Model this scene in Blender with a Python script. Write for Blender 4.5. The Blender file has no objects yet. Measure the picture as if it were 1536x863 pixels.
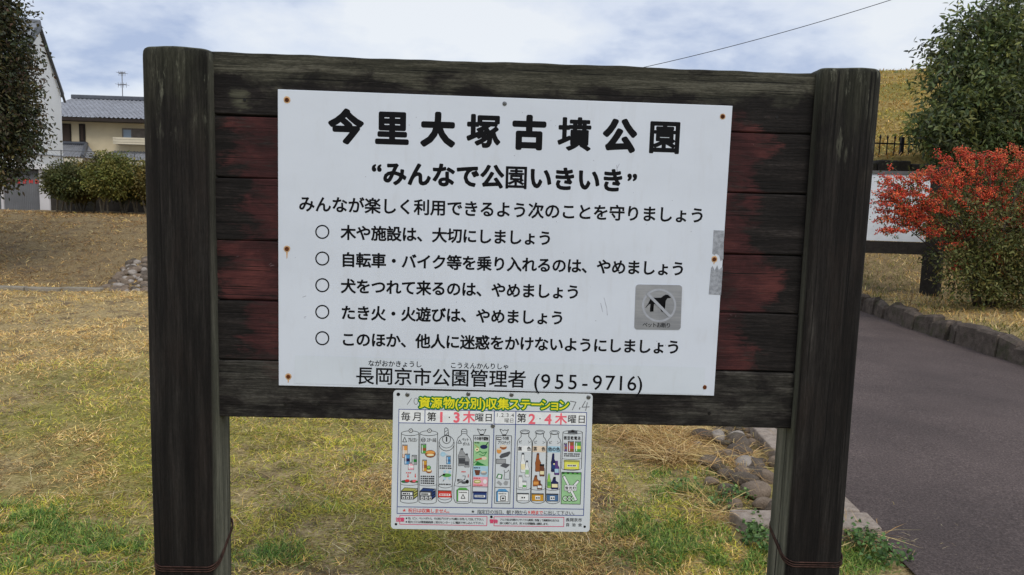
import bpy, math, random
import numpy as np
from mathutils import Matrix, Vector

random.seed(7)
rng = np.random.default_rng(7)
scene = bpy.context.scene
COL = scene.collection

# ------------------------------------------------------------------ camera
F_PX, PW, PH, EYE = 1100.0, 1536.0, 863.0, 1.5
YAW, PITCH, ROLL = .0305, -.1127, .0296
_f = np.array([math.sin(YAW)*math.cos(PITCH), math.cos(YAW)*math.cos(PITCH), math.sin(PITCH)])
_r = np.array([math.cos(YAW), -math.sin(YAW), 0.0])
_u = np.cross(_r, _f)
_r, _u = _r*math.cos(ROLL)+_u*math.sin(ROLL), _u*math.cos(ROLL)-_r*math.sin(ROLL)
cam = bpy.data.cameras.new('camera')
cam.sensor_width = 36.0
cam.lens = F_PX*36.0/PW
cam.clip_start = 0.05
cam.clip_end = 3000
camo = bpy.data.objects.new('camera', cam)
COL.objects.link(camo)
camo.matrix_world = Matrix(((_r[0], _u[0], -_f[0], 0), (_r[1], _u[1], -_f[1], 0), (_r[2], _u[2], -_f[2], EYE), (0, 0, 0, 1)))
scene.camera = camo

# ------------------------------------------------------------------ sky, sun, exposure
SUN_EL, SUN_AZ = math.radians(48), math.radians(157)     # azimuth clockwise from +Y
w = bpy.data.worlds.new('World')
scene.world = w
w.use_nodes = True
nt = w.node_tree
for n in list(nt.nodes):
    nt.nodes.remove(n)
def N(t, kind, **kw):
    n = t.nodes.new(kind)
    for k, v in kw.items():
        setattr(n, k, v)
    return n
out = N(nt, 'ShaderNodeOutputWorld')
bg = N(nt, 'ShaderNodeBackground')
bg.inputs[1].default_value = 0.1
sky = N(nt, 'ShaderNodeTexSky', sky_type='NISHITA', sun_disc=False)
sky.sun_elevation = SUN_EL
sky.sun_rotation = SUN_AZ
tc = N(nt, 'ShaderNodeTexCoord')
sep = N(nt, 'ShaderNodeSeparateXYZ')
nt.links.new(tc.outputs['Generated'], sep.inputs[0])
def wm(op, a, b=None, c=None):
    n = N(nt, 'ShaderNodeMath', operation=op)
    for i, v in enumerate((a, b, c)):
        if v is None: continue
        if isinstance(v, (int, float)): n.inputs[i].default_value = v
        else: nt.links.new(v, n.inputs[i])
    return n.outputs[0]
zc = wm('ADD', wm('MAXIMUM', sep.outputs[2], 0.0), 0.30)
comb = N(nt, 'ShaderNodeCombineXYZ')
nt.links.new(wm('DIVIDE', sep.outputs[0], zc), comb.inputs[0])
nt.links.new(wm('DIVIDE', sep.outputs[1], zc), comb.inputs[1])
comb.inputs[2].default_value = 3.7
def wnoise(scale, detail, rough, dist):
    n = N(nt, 'ShaderNodeTexNoise')
    n.inputs['Scale'].default_value = scale
    n.inputs['Detail'].default_value = detail
    n.inputs['Roughness'].default_value = rough
    n.inputs['Distortion'].default_value = dist
    nt.links.new(comb.outputs[0], n.inputs['Vector'])
    return n.outputs[0]
cl = wm('ADD', wm('MULTIPLY', wnoise(1.75, 7, .5, .25), .72), wm('MULTIPLY', wnoise(4.4, 6, .55, .1), .28))
cr = N(nt, 'ShaderNodeValToRGB')
els = cr.color_ramp.elements
els[0].position = .39; els[0].color = (4.5, 5.4, 7.5, 1)
els[1].position = .57; els[1].color = (9.0, 9.35, 9.8, 1)
e = els.new(.475); e.color = (7.4, 8.05, 9.3, 1)
nt.links.new(cl, cr.inputs[0])
mx = N(nt, 'ShaderNodeMix', data_type='RGBA')
mx.inputs[0].default_value = .88
nt.links.new(sky.outputs[0], mx.inputs[6])
nt.links.new(cr.outputs[0], mx.inputs[7])
nt.links.new(mx.outputs[2], bg.inputs[0])
nt.links.new(bg.outputs[0], out.inputs[0])

sun = bpy.data.lights.new('sun', 'SUN')
sun.energy = 1.7
sun.angle = math.radians(28)
sun.color = (1.0, .94, .86)
suno = bpy.data.objects.new('sun', sun)
COL.objects.link(suno)
sd = Vector((math.sin(SUN_AZ)*math.cos(SUN_EL), math.cos(SUN_AZ)*math.cos(SUN_EL), math.sin(SUN_EL)))
suno.rotation_euler = sd.to_track_quat('Z', 'Y').to_euler()
suno.location = (0, -5, 20)
vs = scene.view_settings
vs.view_transform = 'Standard'
vs.look = 'None'
vs.exposure = 0.0
vs.gamma = 1.0
vs.use_curve_mapping = False
scene.render.engine = 'CYCLES'
scene.cycles.max_bounces = 5
scene.cycles.diffuse_bounces = 3
scene.cycles.use_denoising = True

# ------------------------------------------------------------------ helpers
def ray(px, py):
    return _f + _r*(px-PW/2)/F_PX - _u*(py-PH/2)/F_PX
def on_y(px, py, Y):
    d = ray(px, py); t = Y/d[1]
    return np.array([0, 0, EYE]) + d*t
def on_z(px, py, z=0.0):
    d = ray(px, py); t = (z-EYE)/d[2]
    return np.array([0, 0, EYE]) + d*t
def lin(r, g, b):
    f = lambda c: (c/255/12.92) if c/255 <= .04045 else ((c/255+.055)/1.055)**2.4
    return (f(r), f(g), f(b))

def prop(o, label=None, cat=None, group=None, kind=None):
    if label: o['label'] = label
    if cat: o['category'] = cat
    if group: o['group'] = group
    if kind: o['kind'] = kind
    return o
def thing(name, loc, label, cat, group=None):
    o = bpy.data.objects.new(name, None)
    o.empty_display_size = .1
    COL.objects.link(o)
    o.location = loc
    return prop(o, label, cat, group)
def origin_of(p):
    v = Vector((0, 0, 0))
    while p is not None:
        v = v + Vector(p.location); p = p.parent
    return v

class MB:
    """collects faces in world coordinates, links them as one mesh object"""
    def __init__(s): s.v = []; s.f = []; s.m = []
    def add(s, vs, fs, m=0):
        b = len(s.v)
        s.v.extend([tuple(map(float, p)) for p in vs])
        for f in fs:
            s.f.append([b+i for i in f]); s.m.append(m)
    def box(s, lo, hi, m=0, rot=0.0, piv=None):
        x0, y0, z0 = lo; x1, y1, z1 = hi
        vs = [(x0,y0,z0),(x1,y0,z0),(x1,y1,z0),(x0,y1,z0),(x0,y0,z1),(x1,y0,z1),(x1,y1,z1),(x0,y1,z1)]
        if rot:
            c, sn = math.cos(rot), math.sin(rot); px, py = piv or ((x0+x1)/2, (y0+y1)/2)
            vs = [(px+(x-px)*c-(y-py)*sn, py+(x-px)*sn+(y-py)*c, z) for x, y, z in vs]
        s.add(vs, [(0,3,2,1),(4,5,6,7),(0,1,5,4),(1,2,6,5),(2,3,7,6),(3,0,4,7)], m)
    def hexa(s, bot, top, m=0):
        s.add(list(bot)+list(top), [(0,3,2,1),(4,5,6,7),(0,1,5,4),(1,2,6,5),(2,3,7,6),(3,0,4,7)], m)
    def tube(s, pts, rad, n=8, m=0, cap=True):
        pts = [Vector(p) for p in pts]
        if isinstance(rad, (int, float)): rad = [rad]*len(pts)
        vs = []; prev = None
        for i, p in enumerate(pts):
            d = (pts[min(i+1, len(pts)-1)]-pts[max(i-1, 0)]).normalized()
            a = prev if prev is not None else (Vector((0,0,1)) if abs(d.z) < .9 else Vector((1,0,0)))
            a = (a - d*a.dot(d)).normalized(); prev = a
            b = d.cross(a)
            for k in range(n):
                t = 2*math.pi*k/n
                vs.append(p + a*math.cos(t)*rad[i] + b*math.sin(t)*rad[i])
        fs = []
        for i in range(len(pts)-1):
            for k in range(n):
                fs.append((i*n+k, i*n+(k+1) % n, (i+1)*n+(k+1) % n, (i+1)*n+k))
        if cap:
            fs.append(tuple(range(n-1, -1, -1))); fs.append(tuple((len(pts)-1)*n+k for k in range(n)))
        s.add(vs, fs, m)
    def build(s, name, mats, parent=None, smooth=False, bevel=0.0):
        me = bpy.data.meshes.new(name)
        o = origin_of(parent)
        me.from_pydata([(x-o.x, y-o.y, z-o.z) for x, y, z in s.v], [], s.f)
        mats = mats if isinstance(mats, (list, tuple)) else [mats]
        for m in mats: me.materials.append(m)
        me.polygons.foreach_set('material_index', s.m)
        if smooth: me.polygons.foreach_set('use_smooth', [True]*len(s.f))
        me.update()
        ob = bpy.data.objects.new(name, me)
        COL.objects.link(ob)
        ob.parent = parent
        if bevel:
            md = ob.modifiers.new('bevel', 'BEVEL'); md.width = bevel; md.segments = 2; md.limit_method = 'ANGLE'
        return ob

def np_mesh(name, V, faces, mat, parent=None, col=None, smooth=False):
    """V (N,k,3) world verts, faces: list of index tuples into the k verts; col (N,3) or (N,k,3)"""
    Nn, k, _ = V.shape
    o = origin_of(parent)
    me = bpy.data.meshes.new(name)
    me.vertices.add(Nn*k)
    me.vertices.foreach_set('co', (V.reshape(-1, 3)-np.array([o.x, o.y, o.z])).astype(np.float32).ravel())
    lens = np.array([len(f) for f in faces]); flat = np.concatenate([np.array(f) for f in faces])
    idx = (np.arange(Nn)[:, None]*k + flat[None, :]).ravel().astype(np.int32)
    tot = np.tile(lens, Nn); st = np.concatenate([[0], np.cumsum(tot)[:-1]]).astype(np.int32)
    me.loops.add(len(idx)); me.loops.foreach_set('vertex_index', idx)
    me.polygons.add(len(tot)); me.polygons.foreach_set('loop_start', st)
    me.polygons.foreach_set('loop_total', tot.astype(np.int32))
    if smooth: me.polygons.foreach_set('use_smooth', np.ones(len(tot), dtype=bool))
    me.update(calc_edges=True)
    if col is not None:
        if col.ndim == 2: col = np.repeat(col[:, None, :], k, axis=1)
        c4 = np.concatenate([col.reshape(-1, 3), np.ones((Nn*k, 1))], 1).astype(np.float32)
        at = me.color_attributes.new('Col', 'FLOAT_COLOR', 'POINT')
        at.data.foreach_set('color', c4.ravel())
    me.materials.append(mat)
    ob = bpy.data.objects.new(name, me)
    COL.objects.link(ob); ob.parent = parent
    return ob

def vnoise(x, y, seed=0):
    """smooth value noise, 0..1, vectorised"""
    xi, yi = np.floor(x).astype(np.int64), np.floor(y).astype(np.int64)
    fx, fy = x-xi, y-yi
    fx, fy = fx*fx*(3-2*fx), fy*fy*(3-2*fy)
    def h(a, b):
        n = (a*374761393 + b*668265263 + seed*974711) & 0x7fffffff
        n = ((n ^ (n >> 13))*1274126177) & 0x7fffffff
        n = n ^ (n >> 16)
        return (n & 0xffff)/65535.0
    return (h(xi, yi)*(1-fx)+h(xi+1, yi)*fx)*(1-fy)+(h(xi, yi+1)*(1-fx)+h(xi+1, yi+1)*fx)*fy
def fbm(x, y, seed=0, o=4):
    s = 0; a = .5; t = 0
    for i in range(o):
        s = s + a*vnoise(x*2**i, y*2**i, seed+i*17); t += a; a *= .5
    return s/t
def sm(t):
    t = np.clip(t, 0, 1); return t*t*(3-2*t)

# ------------------------------------------------------------------ material helper
class G:
    def __init__(s, name):
        s.mat = bpy.data.materials.new(name); s.mat.use_nodes = True
        s.t = s.mat.node_tree
        for n in list(s.t.nodes): s.t.nodes.remove(n)
        s.out = N(s.t, 'ShaderNodeOutputMaterial')
        s.bsdf = N(s.t, 'ShaderNodeBsdfPrincipled')
        s.t.links.new(s.bsdf.outputs[0], s.out.inputs[0])
        s.tc = N(s.t, 'ShaderNodeTexCoord')
    def _in(s, sock, v):
        if v is None: return
        if isinstance(v, (int, float)): sock.default_value = v
        elif isinstance(v, (tuple, list)): sock.default_value = (tuple(v)+(1,))[:len(sock.default_value)] if sock.type == 'RGBA' else tuple(v)
        else: s.t.links.new(v, sock)
    def obj(s): return s.tc.outputs['Object']
    def mapp(s, vec, scale, loc=(0, 0, 0), rot=(0, 0, 0)):
        n = N(s.t, 'ShaderNodeMapping'); s._in(n.inputs[0], vec)
        n.inputs['Scale'].default_value = scale; n.inputs['Location'].default_value = loc; n.inputs['Rotation'].default_value = rot
        return n.outputs[0]
    def noise(s, vec, scale=1, detail=4, rough=.55, dist=0):
        n = N(s.t, 'ShaderNodeTexNoise'); s._in(n.inputs['Vector'], vec)
        n.inputs['Scale'].default_value = scale; n.inputs['Detail'].default_value = detail
        n.inputs['Roughness'].default_value = rough; n.inputs['Distortion'].default_value = dist
        return n.outputs[0]
    def vor(s, vec, scale=1, feature='F1'):
        n = N(s.t, 'ShaderNodeTexVoronoi', feature=feature); s._in(n.inputs['Vector'], vec)
        n.inputs['Scale'].default_value = scale
        return n.outputs[0]
    def m(s, op, a, b=None, c=None):
        n = N(s.t, 'ShaderNodeMath', operation=op)
        for i, v in enumerate((a, b, c)): s._in(n.inputs[i], v)
        return n.outputs[0]
    def rng(s, v, a, b, c=0.0, d=1.0):
        n = N(s.t, 'ShaderNodeMapRange', interpolation_type='SMOOTHSTEP')
        for i, x in enumerate((v, a, b, c, d)): s._in(n.inputs[i], x)
        return n.outputs[0]
    def mix(s, f, a, b):
        n = N(s.t, 'ShaderNodeMix', data_type='RGBA')
        s._in(n.inputs[0], f); s._in(n.inputs[6], a); s._in(n.inputs[7], b)
        return n.outputs[2]
    def mulc(s, f, a, b):
        n = N(s.t, 'ShaderNodeMix', data_type='RGBA', blend_type='MULTIPLY')
        s._in(n.inputs[0], f); s._in(n.inputs[6], a); s._in(n.inputs[7], b)
        return n.outputs[2]
    def ramp(s, v, *stops):
        n = N(s.t, 'ShaderNodeValToRGB'); s._in(n.inputs[0], v)
        e = n.color_ramp.elements
        e[0].position = stops[0][0]; e[0].color = tuple(stops[0][1])+(1,)
        e[1].position = stops[-1][0]; e[1].color = tuple(stops[-1][1])+(1,)
        for p, c in stops[1:-1]:
            x = e.new(p); x.color = tuple(c)+(1,)
        return n.outputs[0]
    def sepxyz(s, v):
        n = N(s.t, 'ShaderNodeSeparateXYZ'); s._in(n.inputs[0], v); return n.outputs
    def geo(s, k): return N(s.t, 'ShaderNodeNewGeometry').outputs[k]
    def attr(s, nm='Col'):
        n = N(s.t, 'ShaderNodeAttribute'); n.attribute_name = nm; return n.outputs['Color']
    def bump(s, h, strength=.5, dist=.01):
        n = N(s.t, 'ShaderNodeBump'); n.inputs['Strength'].default_value = strength; n.inputs['Distance'].default_value = dist
        s._in(n.inputs['Height'], h); s.t.links.new(n.outputs[0], s.bsdf.inputs['Normal'])
    def done(s, col, rough=.6, spec=.3, metal=0.0):
        s._in(s.bsdf.inputs['Base Color'], col); s._in(s.bsdf.inputs['Roughness'], rough)
        s._in(s.bsdf.inputs['Specular IOR Level'], spec); s._in(s.bsdf.inputs['Metallic'], metal)
        return s.mat
    def leafy(s, col, tr=.3):
        s.done(col, .55, .3)
        t = N(s.t, 'ShaderNodeBsdfTranslucent'); s._in(t.inputs[0], col)
        x = N(s.t, 'ShaderNodeMixShader'); x.inputs[0].default_value = tr
        s.t.links.new(s.bsdf.outputs[0], x.inputs[1]); s.t.links.new(t.outputs[0], x.inputs[2])
        s.t.links.new(x.outputs[0], s.out.inputs[0]); return s.mat

_plain = {}
def plain(name, rgb, rough=.6, spec=.3, metal=0.0, var=.12, scale=6.0):
    """a colour with a little uneven wear"""
    if name in _plain: return _plain[name]
    g = G(name)
    n = g.noise(g.obj(), scale, 5, .6)
    c = lin(*rgb)
    lo = tuple(x*(1-var*1.4) for x in c); hi = tuple(min(1, x*(1+var)) for x in c)
    _plain[name] = g.done(g.mix(g.rng(n, .3, .7), lo, hi), rough, spec, metal)
    return _plain[name]

# ------------------------------------------------------------------ terrain
def xk(y):                       # inner foot of the stone kerb right of the path
    return 5.47 + .081*(y-7.2)
def xl(y):                       # left border of the asphalt
    return 1.90 + np.clip((y-3.3)*.075, -.5, 2.5)
def hz(x, y):
    x = np.asarray(x, float); y = np.asarray(y, float)
    wl = 1-sm((x+1.0)/3)
    z = .95*sm((y-11.1)/7.3)*(1-.85*sm((y-21)/7))*wl
    wr = sm((x-xk(y)-.05)/.12)
    z = z + wr*(.21 + .75*sm((y-11.2)/5) + .10*sm((x-xk(y))/2.5))
    off = sm((xl(y)-.05-x)/.25)          # rough turf left of the path
    off = np.maximum(off, wr)
    near = 1-sm((np.hypot(x, y)-26)/20)
    z = z + off*near*((fbm(x*1.1, y*1.1, 3)-.5)*.09 + (fbm(x*5, y*5, 9, 3)-.5)*.035)
    return z

def ground_mat():
    g = G('ground_turf')
    p = g.geo('Position')
    a = g.noise(p, .55, 5, .6); b = g.noise(p, 4.0, 6, .65); c = g.noise(p, 38.0, 5, .7)
    fib = g.noise(g.mapp(p, (30, 95, 40), rot=(0, 0, .6)), 1, 4, .6)
    straw = g.ramp(g.m('ADD', g.m('MULTIPLY', c, .6), g.m('MULTIPLY', fib, .4)), (.34, (.11, .077, .038)), (.5, (.38, .285, .135)), (.66, (.64, .51, .28)))
    soil = g.ramp(c, (.35, (.075, .053, .032)), (.7, (.27, .195, .12)))
    green = g.ramp(c, (.3, (.12, .12, .022)), (.7, (.36, .34, .075)))
    k = g.mix(g.rng(b, .48, .66), straw, soil)
    py = g.sepxyz(p)[1]
    gr = g.m('MULTIPLY', g.rng(a, .42, .6), g.rng(py, 9.5, 3.5))
    k = g.mix(g.m('MULTIPLY', gr, .8), k, green)
    k = g.mix(g.rng(py, 10.9, 12.0, 0, .6), k, g.ramp(c, (.35, (.07, .048, .026)), (.7, (.25, .175, .095))))
    g.bump(g.m('ADD', c, b), .8, .03)
    return g.done(k, .9, .15)

def axis(a, b, step, far, n):
    core = np.arange(a, b+1e-6, step)
    t = np.linspace(0, 1, n+1)[1:]
    up = b + (far-b)*t**2.6; dn = a - (far+a)*t**2.6
    return np.concatenate([dn[::-1], core, up])
def sheet(name, X, Y, Zf, mat, parent=None):
    gx, gy = np.meshgrid(X, Y)
    z = Zf(gx, gy)
    V = np.stack([gx, gy, z], -1).reshape(-1, 3)
    ny, nx = gx.shape
    i = (np.arange(ny-1)[:, None]*nx+np.arange(nx-1)[None, :]).ravel()
    q = np.stack([i, i+1, i+nx+1, i+nx], 1)
    me = bpy.data.meshes.new(name)
    me.from_pydata(V.tolist(), [], q.tolist())
    me.materials.append(mat)
    me.polygons.foreach_set('use_smooth', [True]*len(q))
    o = bpy.data.objects.new(name, me); COL.objects.link(o); o.parent = parent
    return o
prop(sheet('ground', axis(-14, 14, .12, 900, 40), axis(0, 24, .12, 900, 40), hz, ground_mat()), kind='structure')

def asphalt():
    g = G('path_asphalt')
    p = g.geo('Position')
    v = g.noise(p, 85, 6, .85); sp = g.vor(p, 70)
    big = g.noise(p, 1.1, 4, .6)
    k = g.ramp(v, (.34, (.039, .031, .029)), (.5, (.089, .071, .067)), (.68, (.21, .172, .162)))
    k = g.mix(g.rng(sp, .13, .05, 0, .7), k, (.36, .31, .29))
    k = g.mulc(1.0, k, g.ramp(big, (.3, (.72, .70, .70)), (.7, (1.15, 1.1, 1.08))))
    k = g.mix(g.rng(g.noise(p, 55, 2, .5), .70, .76, 0, .6), k, (.25, .2, .13))
    g.bump(g.m('SUBTRACT', v, sp), .7, .006)
    return g.done(k, .85, .25)
ys = np.concatenate([np.arange(-4, 14, .25), np.linspace(14, 60, 40)])
mb = MB()
ts = np.linspace(0, 1, 16)
for j, y in enumerate(ys):
    for t in ts:
        a, b = float(xl(y))-.06, xk(y)+.02
        x = a+(b-a)*t
        mb.v.append((x, float(y), .012+.03*math.sin(math.pi*t)+.004*math.sin(y*1.3+x*2)))
for j in range(len(ys)-1):
    for i in range(15):
        k = j*16+i
        mb.f.append([k, k+1, k+17, k+16]); mb.m.append(0)
prop(mb.build('path', asphalt(), smooth=True), kind='structure')

# burial mound behind the retaining wall
def mz(x, y):
    r = np.hypot(x-22, y-38)
    z = 2.35 + 5.0*sm((27.5-r)/19.5)*.55 + 5.0*.45*np.clip((27.5-r)/17, 0, 1)
    z = z + (fbm(x*.8, y*.8, 31)-.5)*.22
    z = np.where(y < 16.62, -1.5, z)
    return np.where(r > 28.5, np.maximum(z-4.2*sm((r-28.5)/3), -1.5), z)
def mound_mat():
    g = G('mound_turf')
    p = g.geo('Position')
    a = g.noise(p, .5, 5, .6); c = g.noise(p, 7.0, 6, .7)
    k = g.ramp(c, (.3, (.15, .105, .036)), (.52, (.32, .23, .08)), (.75, (.48, .36, .14)))
    k = g.mix(g.rng(a, .45, .62, 0, .7), k, g.ramp(c, (.3, (.11, .11, .03)), (.7, (.29, .27, .075))))
    g.bump(c, .8, .12)
    return g.done(k, .95, .1)
prop(sheet('grassy_mound', np.arange(-10, 54, .5), np.concatenate([[16.56, 16.64], np.arange(16.9, 26, .25), np.arange(26, 70, .7)]), mz, mound_mat()), kind='structure')

# ------------------------------------------------------------------ the notice board
PL = 1.976                        # front of the planks
PF = 1.971                        # front of the white panel
def post_mat():
    g = G('weathered_post_wood')
    o = g.obj(); x, y, z = g.sepxyz(g.geo('Position'))
    s1 = g.noise(g.mapp(o, (30, 30, 1.6)), 1, 6, .66, .25)
    s2 = g.noise(g.mapp(o, (170, 170, 7)), 1, 6, .75, .2)
    s3 = g.noise(g.mapp(o, (330, 330, 60)), 1, 3, .7)
    bl = g.noise(g.mapp(o, (11, 11, 4.5)), 1, 6, .68, .3)
    v = g.m('ADD', g.m('MULTIPLY', s1, .54), g.m('ADD', g.m('MULTIPLY', s2, .32), g.m('MULTIPLY', s3, .14)))
    k = g.ramp(v, (.38, (.0038, .0034, .0032)), (.48, (.0095, .0085, .008)), (.57, (.022, .020, .0185)), (.68, (.062, .058, .053)))
    k = g.mix(g.rng(bl, .46, .66, 0, .55), k, g.ramp(v, (.40, (.006, .005, .0045)), (.68, (.034, .025, .021))))
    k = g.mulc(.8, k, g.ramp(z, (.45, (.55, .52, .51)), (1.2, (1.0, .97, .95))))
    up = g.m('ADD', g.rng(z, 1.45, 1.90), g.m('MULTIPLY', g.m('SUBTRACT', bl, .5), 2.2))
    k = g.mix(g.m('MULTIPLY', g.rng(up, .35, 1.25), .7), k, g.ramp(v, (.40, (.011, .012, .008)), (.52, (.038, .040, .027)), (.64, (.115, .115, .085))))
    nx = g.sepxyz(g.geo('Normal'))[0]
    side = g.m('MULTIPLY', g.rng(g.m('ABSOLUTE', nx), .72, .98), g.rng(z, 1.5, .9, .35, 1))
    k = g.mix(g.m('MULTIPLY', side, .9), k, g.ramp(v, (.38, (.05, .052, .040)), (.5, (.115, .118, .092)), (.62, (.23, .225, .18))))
    st = g.m('MULTIPLY', g.rng(g.noise(g.mapp(o, (40, 40, 7.0), loc=(3, 1, 2)), 1, 6, .7), .58, .70), g.rng(z, 1.55, 1.84))
    k = g.mix(g.m('MULTIPLY', st, .75), k, (.20, .205, .155))
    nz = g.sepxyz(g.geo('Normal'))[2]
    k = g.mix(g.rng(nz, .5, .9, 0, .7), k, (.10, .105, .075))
    ck = g.rng(g.noise(g.mapp(o, (90, 90, 1.2), loc=(7, 3, 1)), 1, 2, .5), .36, .30, 0, .9)
    k = g.mix(ck, k, (.004, .0035, .0035))
    g.bump(g.m('ADD', g.m('MULTIPLY', s1, .8), g.m('ADD', g.m('MULTIPLY', s2, .8), g.m('MULTIPLY', s3, .3))), .7, .006)
    return g.done(k, .85, .2)

PX0, PX1 = -.568, .632            # left and right border of the white panel
def plank_mat(i):
    g = G('weathered_plank_wood')
    o = g.geo('Position'); x, y, z = g.sepxyz(o)
    sh = (i*3.1, i*1.7, i*2.3)
    s1 = g.noise(g.mapp(o, (2.4, 20, 40), loc=sh), 1, 7, .68, .5)
    s2 = g.noise(g.mapp(o, (9, 60, 210), loc=sh), 1, 6, .75, .25)
    s3 = g.noise(g.mapp(o, (70, 90, 330), loc=sh), 1, 3, .7)
    cr = g.noise(g.mapp(o, (3.2, 30, 230), loc=sh), 1, 3, .55)
    bl = g.noise(g.mapp(o, (8, 8, 15), loc=sh), 1, 6, .66, .3)
    v = g.m('ADD', g.m('MULTIPLY', s1, .38), g.m('ADD', g.m('MULTIPLY', s2, .40), g.m('MULTIPLY', s3, .22)))
    k = g.ramp(v, (.38, (.0032, .0027, .0027)), (.48, (.0085, .0072, .007)), (.57, (.022, .019, .018)), (.68, (.085, .077, .072)))
    k = g.mulc(.7, k, g.ramp(bl, (.36, (.45, .43, .43)), (.62, (1.15, 1.1, 1.08))))
    if True:
        # the old maroon paint that the panel has kept from the weather
        dl = g.m('SUBTRACT', PX0+.01, x); dr = g.m('SUBTRACT', x, PX1-.03)
        d = g.m('MAXIMUM', dl, g.m('MULTIPLY', dr, .93))
        wv = g.noise(g.mapp(o, (7, 7, 13), loc=sh), 1, 6, .62, .6)
        reach = (.08, .135, .12, .165, .13, .06)[i]
        e = g.m('ADD', g.m('SUBTRACT', reach, d), g.m('MULTIPLY', g.m('SUBTRACT', wv, .5), .30))
        e = g.m('ADD', e, g.m('MULTIPLY', g.m('SUBTRACT', v, .5), .22))
        mask = g.m('MULTIPLY', g.rng(e, -.008, .04), (.85, .92, .95, .95, .9, .55)[i])
        mask = g.m('MULTIPLY', mask, g.rng(g.m('ADD', bl, g.m('MULTIPLY', g.m('SUBTRACT', s2, .5), .9)),   .68, .52, .25, 1))
        if i == 5: mask = g.m('MULTIPLY', mask, g.m('MULTIPLY', g.rng(z, float(on_y(400, 574, PL)[2]), float(on_y(400, 562, PL)[2])), g.rng(x, -.50, -.53)))
        if i == 0: mask = g.m('MULTIPLY', mask, g.m('MULTIPLY', g.rng(z, float(on_y(1130, 162, PL)[2]), float(on_y(1130, 175, PL)[2])), g.rng(x, .5, .55)))
        red = g.ramp(g.m('ADD', g.m('MULTIPLY', wv, .55), g.m('MULTIPLY', s2, .45)), (.36, (.018, .007, .0075)), (.5, (.048, .0145, .0155)), (.66, (.125, .037, .033)))
        k = g.mix(mask, k, red)
        sc = g.rng(g.noise(g.mapp(o, (30, 10, 60), loc=sh, rot=(0, .5, 0)), 1, 3, .6, 1.2), .69, .78)
        k = g.mix(g.m('MULTIPLY', sc, g.m('MULTIPLY', mask, .35)), k, (.30, .26, .27))
    if i == 0:
        li = g.m('ADD', g.rng(z, 1.71, 1.87), g.m('MULTIPLY', g.m('SUBTRACT', bl, .5), 2.6))
        k = g.mix(g.m('MULTIPLY', g.rng(li, .35, .95), .85), k, g.ramp(v, (.38, (.014, .015, .011)), (.5, (.048, .047, .034)), (.62, (.135, .13, .10))))
    if i >= 5:
        li = g.rng(bl, .40, .68)
        k = g.mix(g.m('MULTIPLY', li, .8), k, g.ramp(v, (.38, (.018, .018, .015)), (.5, (.046, .044, .037)), (.62, (.12, .115, .10))))
    if i == 0:
        dx = g.m('POWER', g.m('DIVIDE', g.m('SUBTRACT', x, -.664), .035), 2); dz = g.m('POWER', g.m('DIVIDE', g.m('SUBTRACT', z, float(on_y(367, 152, PL)[2])), .026), 2)
        q = g.m('ADD', g.m('ADD', dx, dz), g.m('MULTIPLY', g.m('SUBTRACT', g.m('ADD', bl, g.m('MULTIPLY', s2, .6)), .8), 5.0))
        k = g.mix(g.rng(q, 1.3, .3, 0, .7), k, (.10, .10, .07))
    k = g.mix(g.rng(cr, .385, .33, 0, .85), k, (.004, .004, .004))
    g.bump(g.m('ADD', g.m('MULTIPLY', s1, .8), g.m('ADD', g.m('MULTIPLY', s2, .7), g.m('MULTIPLY', g.rng(cr, .28, .38), .5))), .6, .005)
    return g.done(k, .8, .22)

board = thing('notice_board', (.05, 2.0, 0), 'dark weathered timber park notice board holding the big white rules panel', 'notice board')

def rounded_post(x0, x1, y0, y1, top, r, seed):
    prof = []
    for (cx, cy, a0) in ((x1-r, y0+r, -90), (x1-r, y1-r, 0), (x0+r, y1-r, 90), (x0+r, y0+r, 180)):
        for k in range(7):
            a = math.radians(a0+15*k)
            prof.append((cx+r*math.cos(a), cy+r*math.sin(a)))
    # densify the flat sides a little
    P = []
    for i, p in enumerate(prof):
        q = prof[(i+1) % len(prof)]
        P.append(p)
        L = math.dist(p, q)
        if L > .04:
            for t in (.25, .5, .75): P.append((p[0]+(q[0]-p[0])*t, p[1]+(q[1]-p[1])*t))
    n = len(P); cx, cy = (x0+x1)/2, (y0+y1)/2
    zs = list(np.linspace(-.35, top-.03, 70)); ins = [1.0]*70
    for dz, s in ((-.018, .997), (-.008, .985), (-.002, .955), (.002, .90), (.004, .75), (.005, .4)):
        zs.append(top+dz); ins.append(s)
    m = MB(); vs = []
    R = random.Random(seed); ph = [R.uniform(0, 6) for _ in range(6)]
    for z, s in zip(zs, ins):
        for i, (x, y) in enumerate(P):
            a = math.atan2(y-cy, x-cx)
            wob = .0016*math.sin(5*a+ph[0]+z*1.3)+.0012*math.sin(11*a+ph[1]-z*.9)+.0010*math.sin(z*4+ph[2])
            tz = z + (.0015*math.sin(3*(x-cx)/.08+ph[3]) if s < 1 else 0)
            vs.append((cx+(x-cx)*s*(1+wob/.08), cy+(y-cy)*s*(1+wob/.08), tz))
    fs = []
    for j in range(len(zs)-1):
        for i in range(n):
            fs.append((j*n+i, j*n+(i+1) % n, (j+1)*n+(i+1) % n, (j+1)*n+i))
    fs.append(tuple((len(zs)-1)*n+i for i in range(n)))
    m.add(vs, fs)
    return m
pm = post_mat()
wire_m = plain('rusty_wire', (66, 46, 40), .6, .4, .6, .4, 60)
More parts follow.
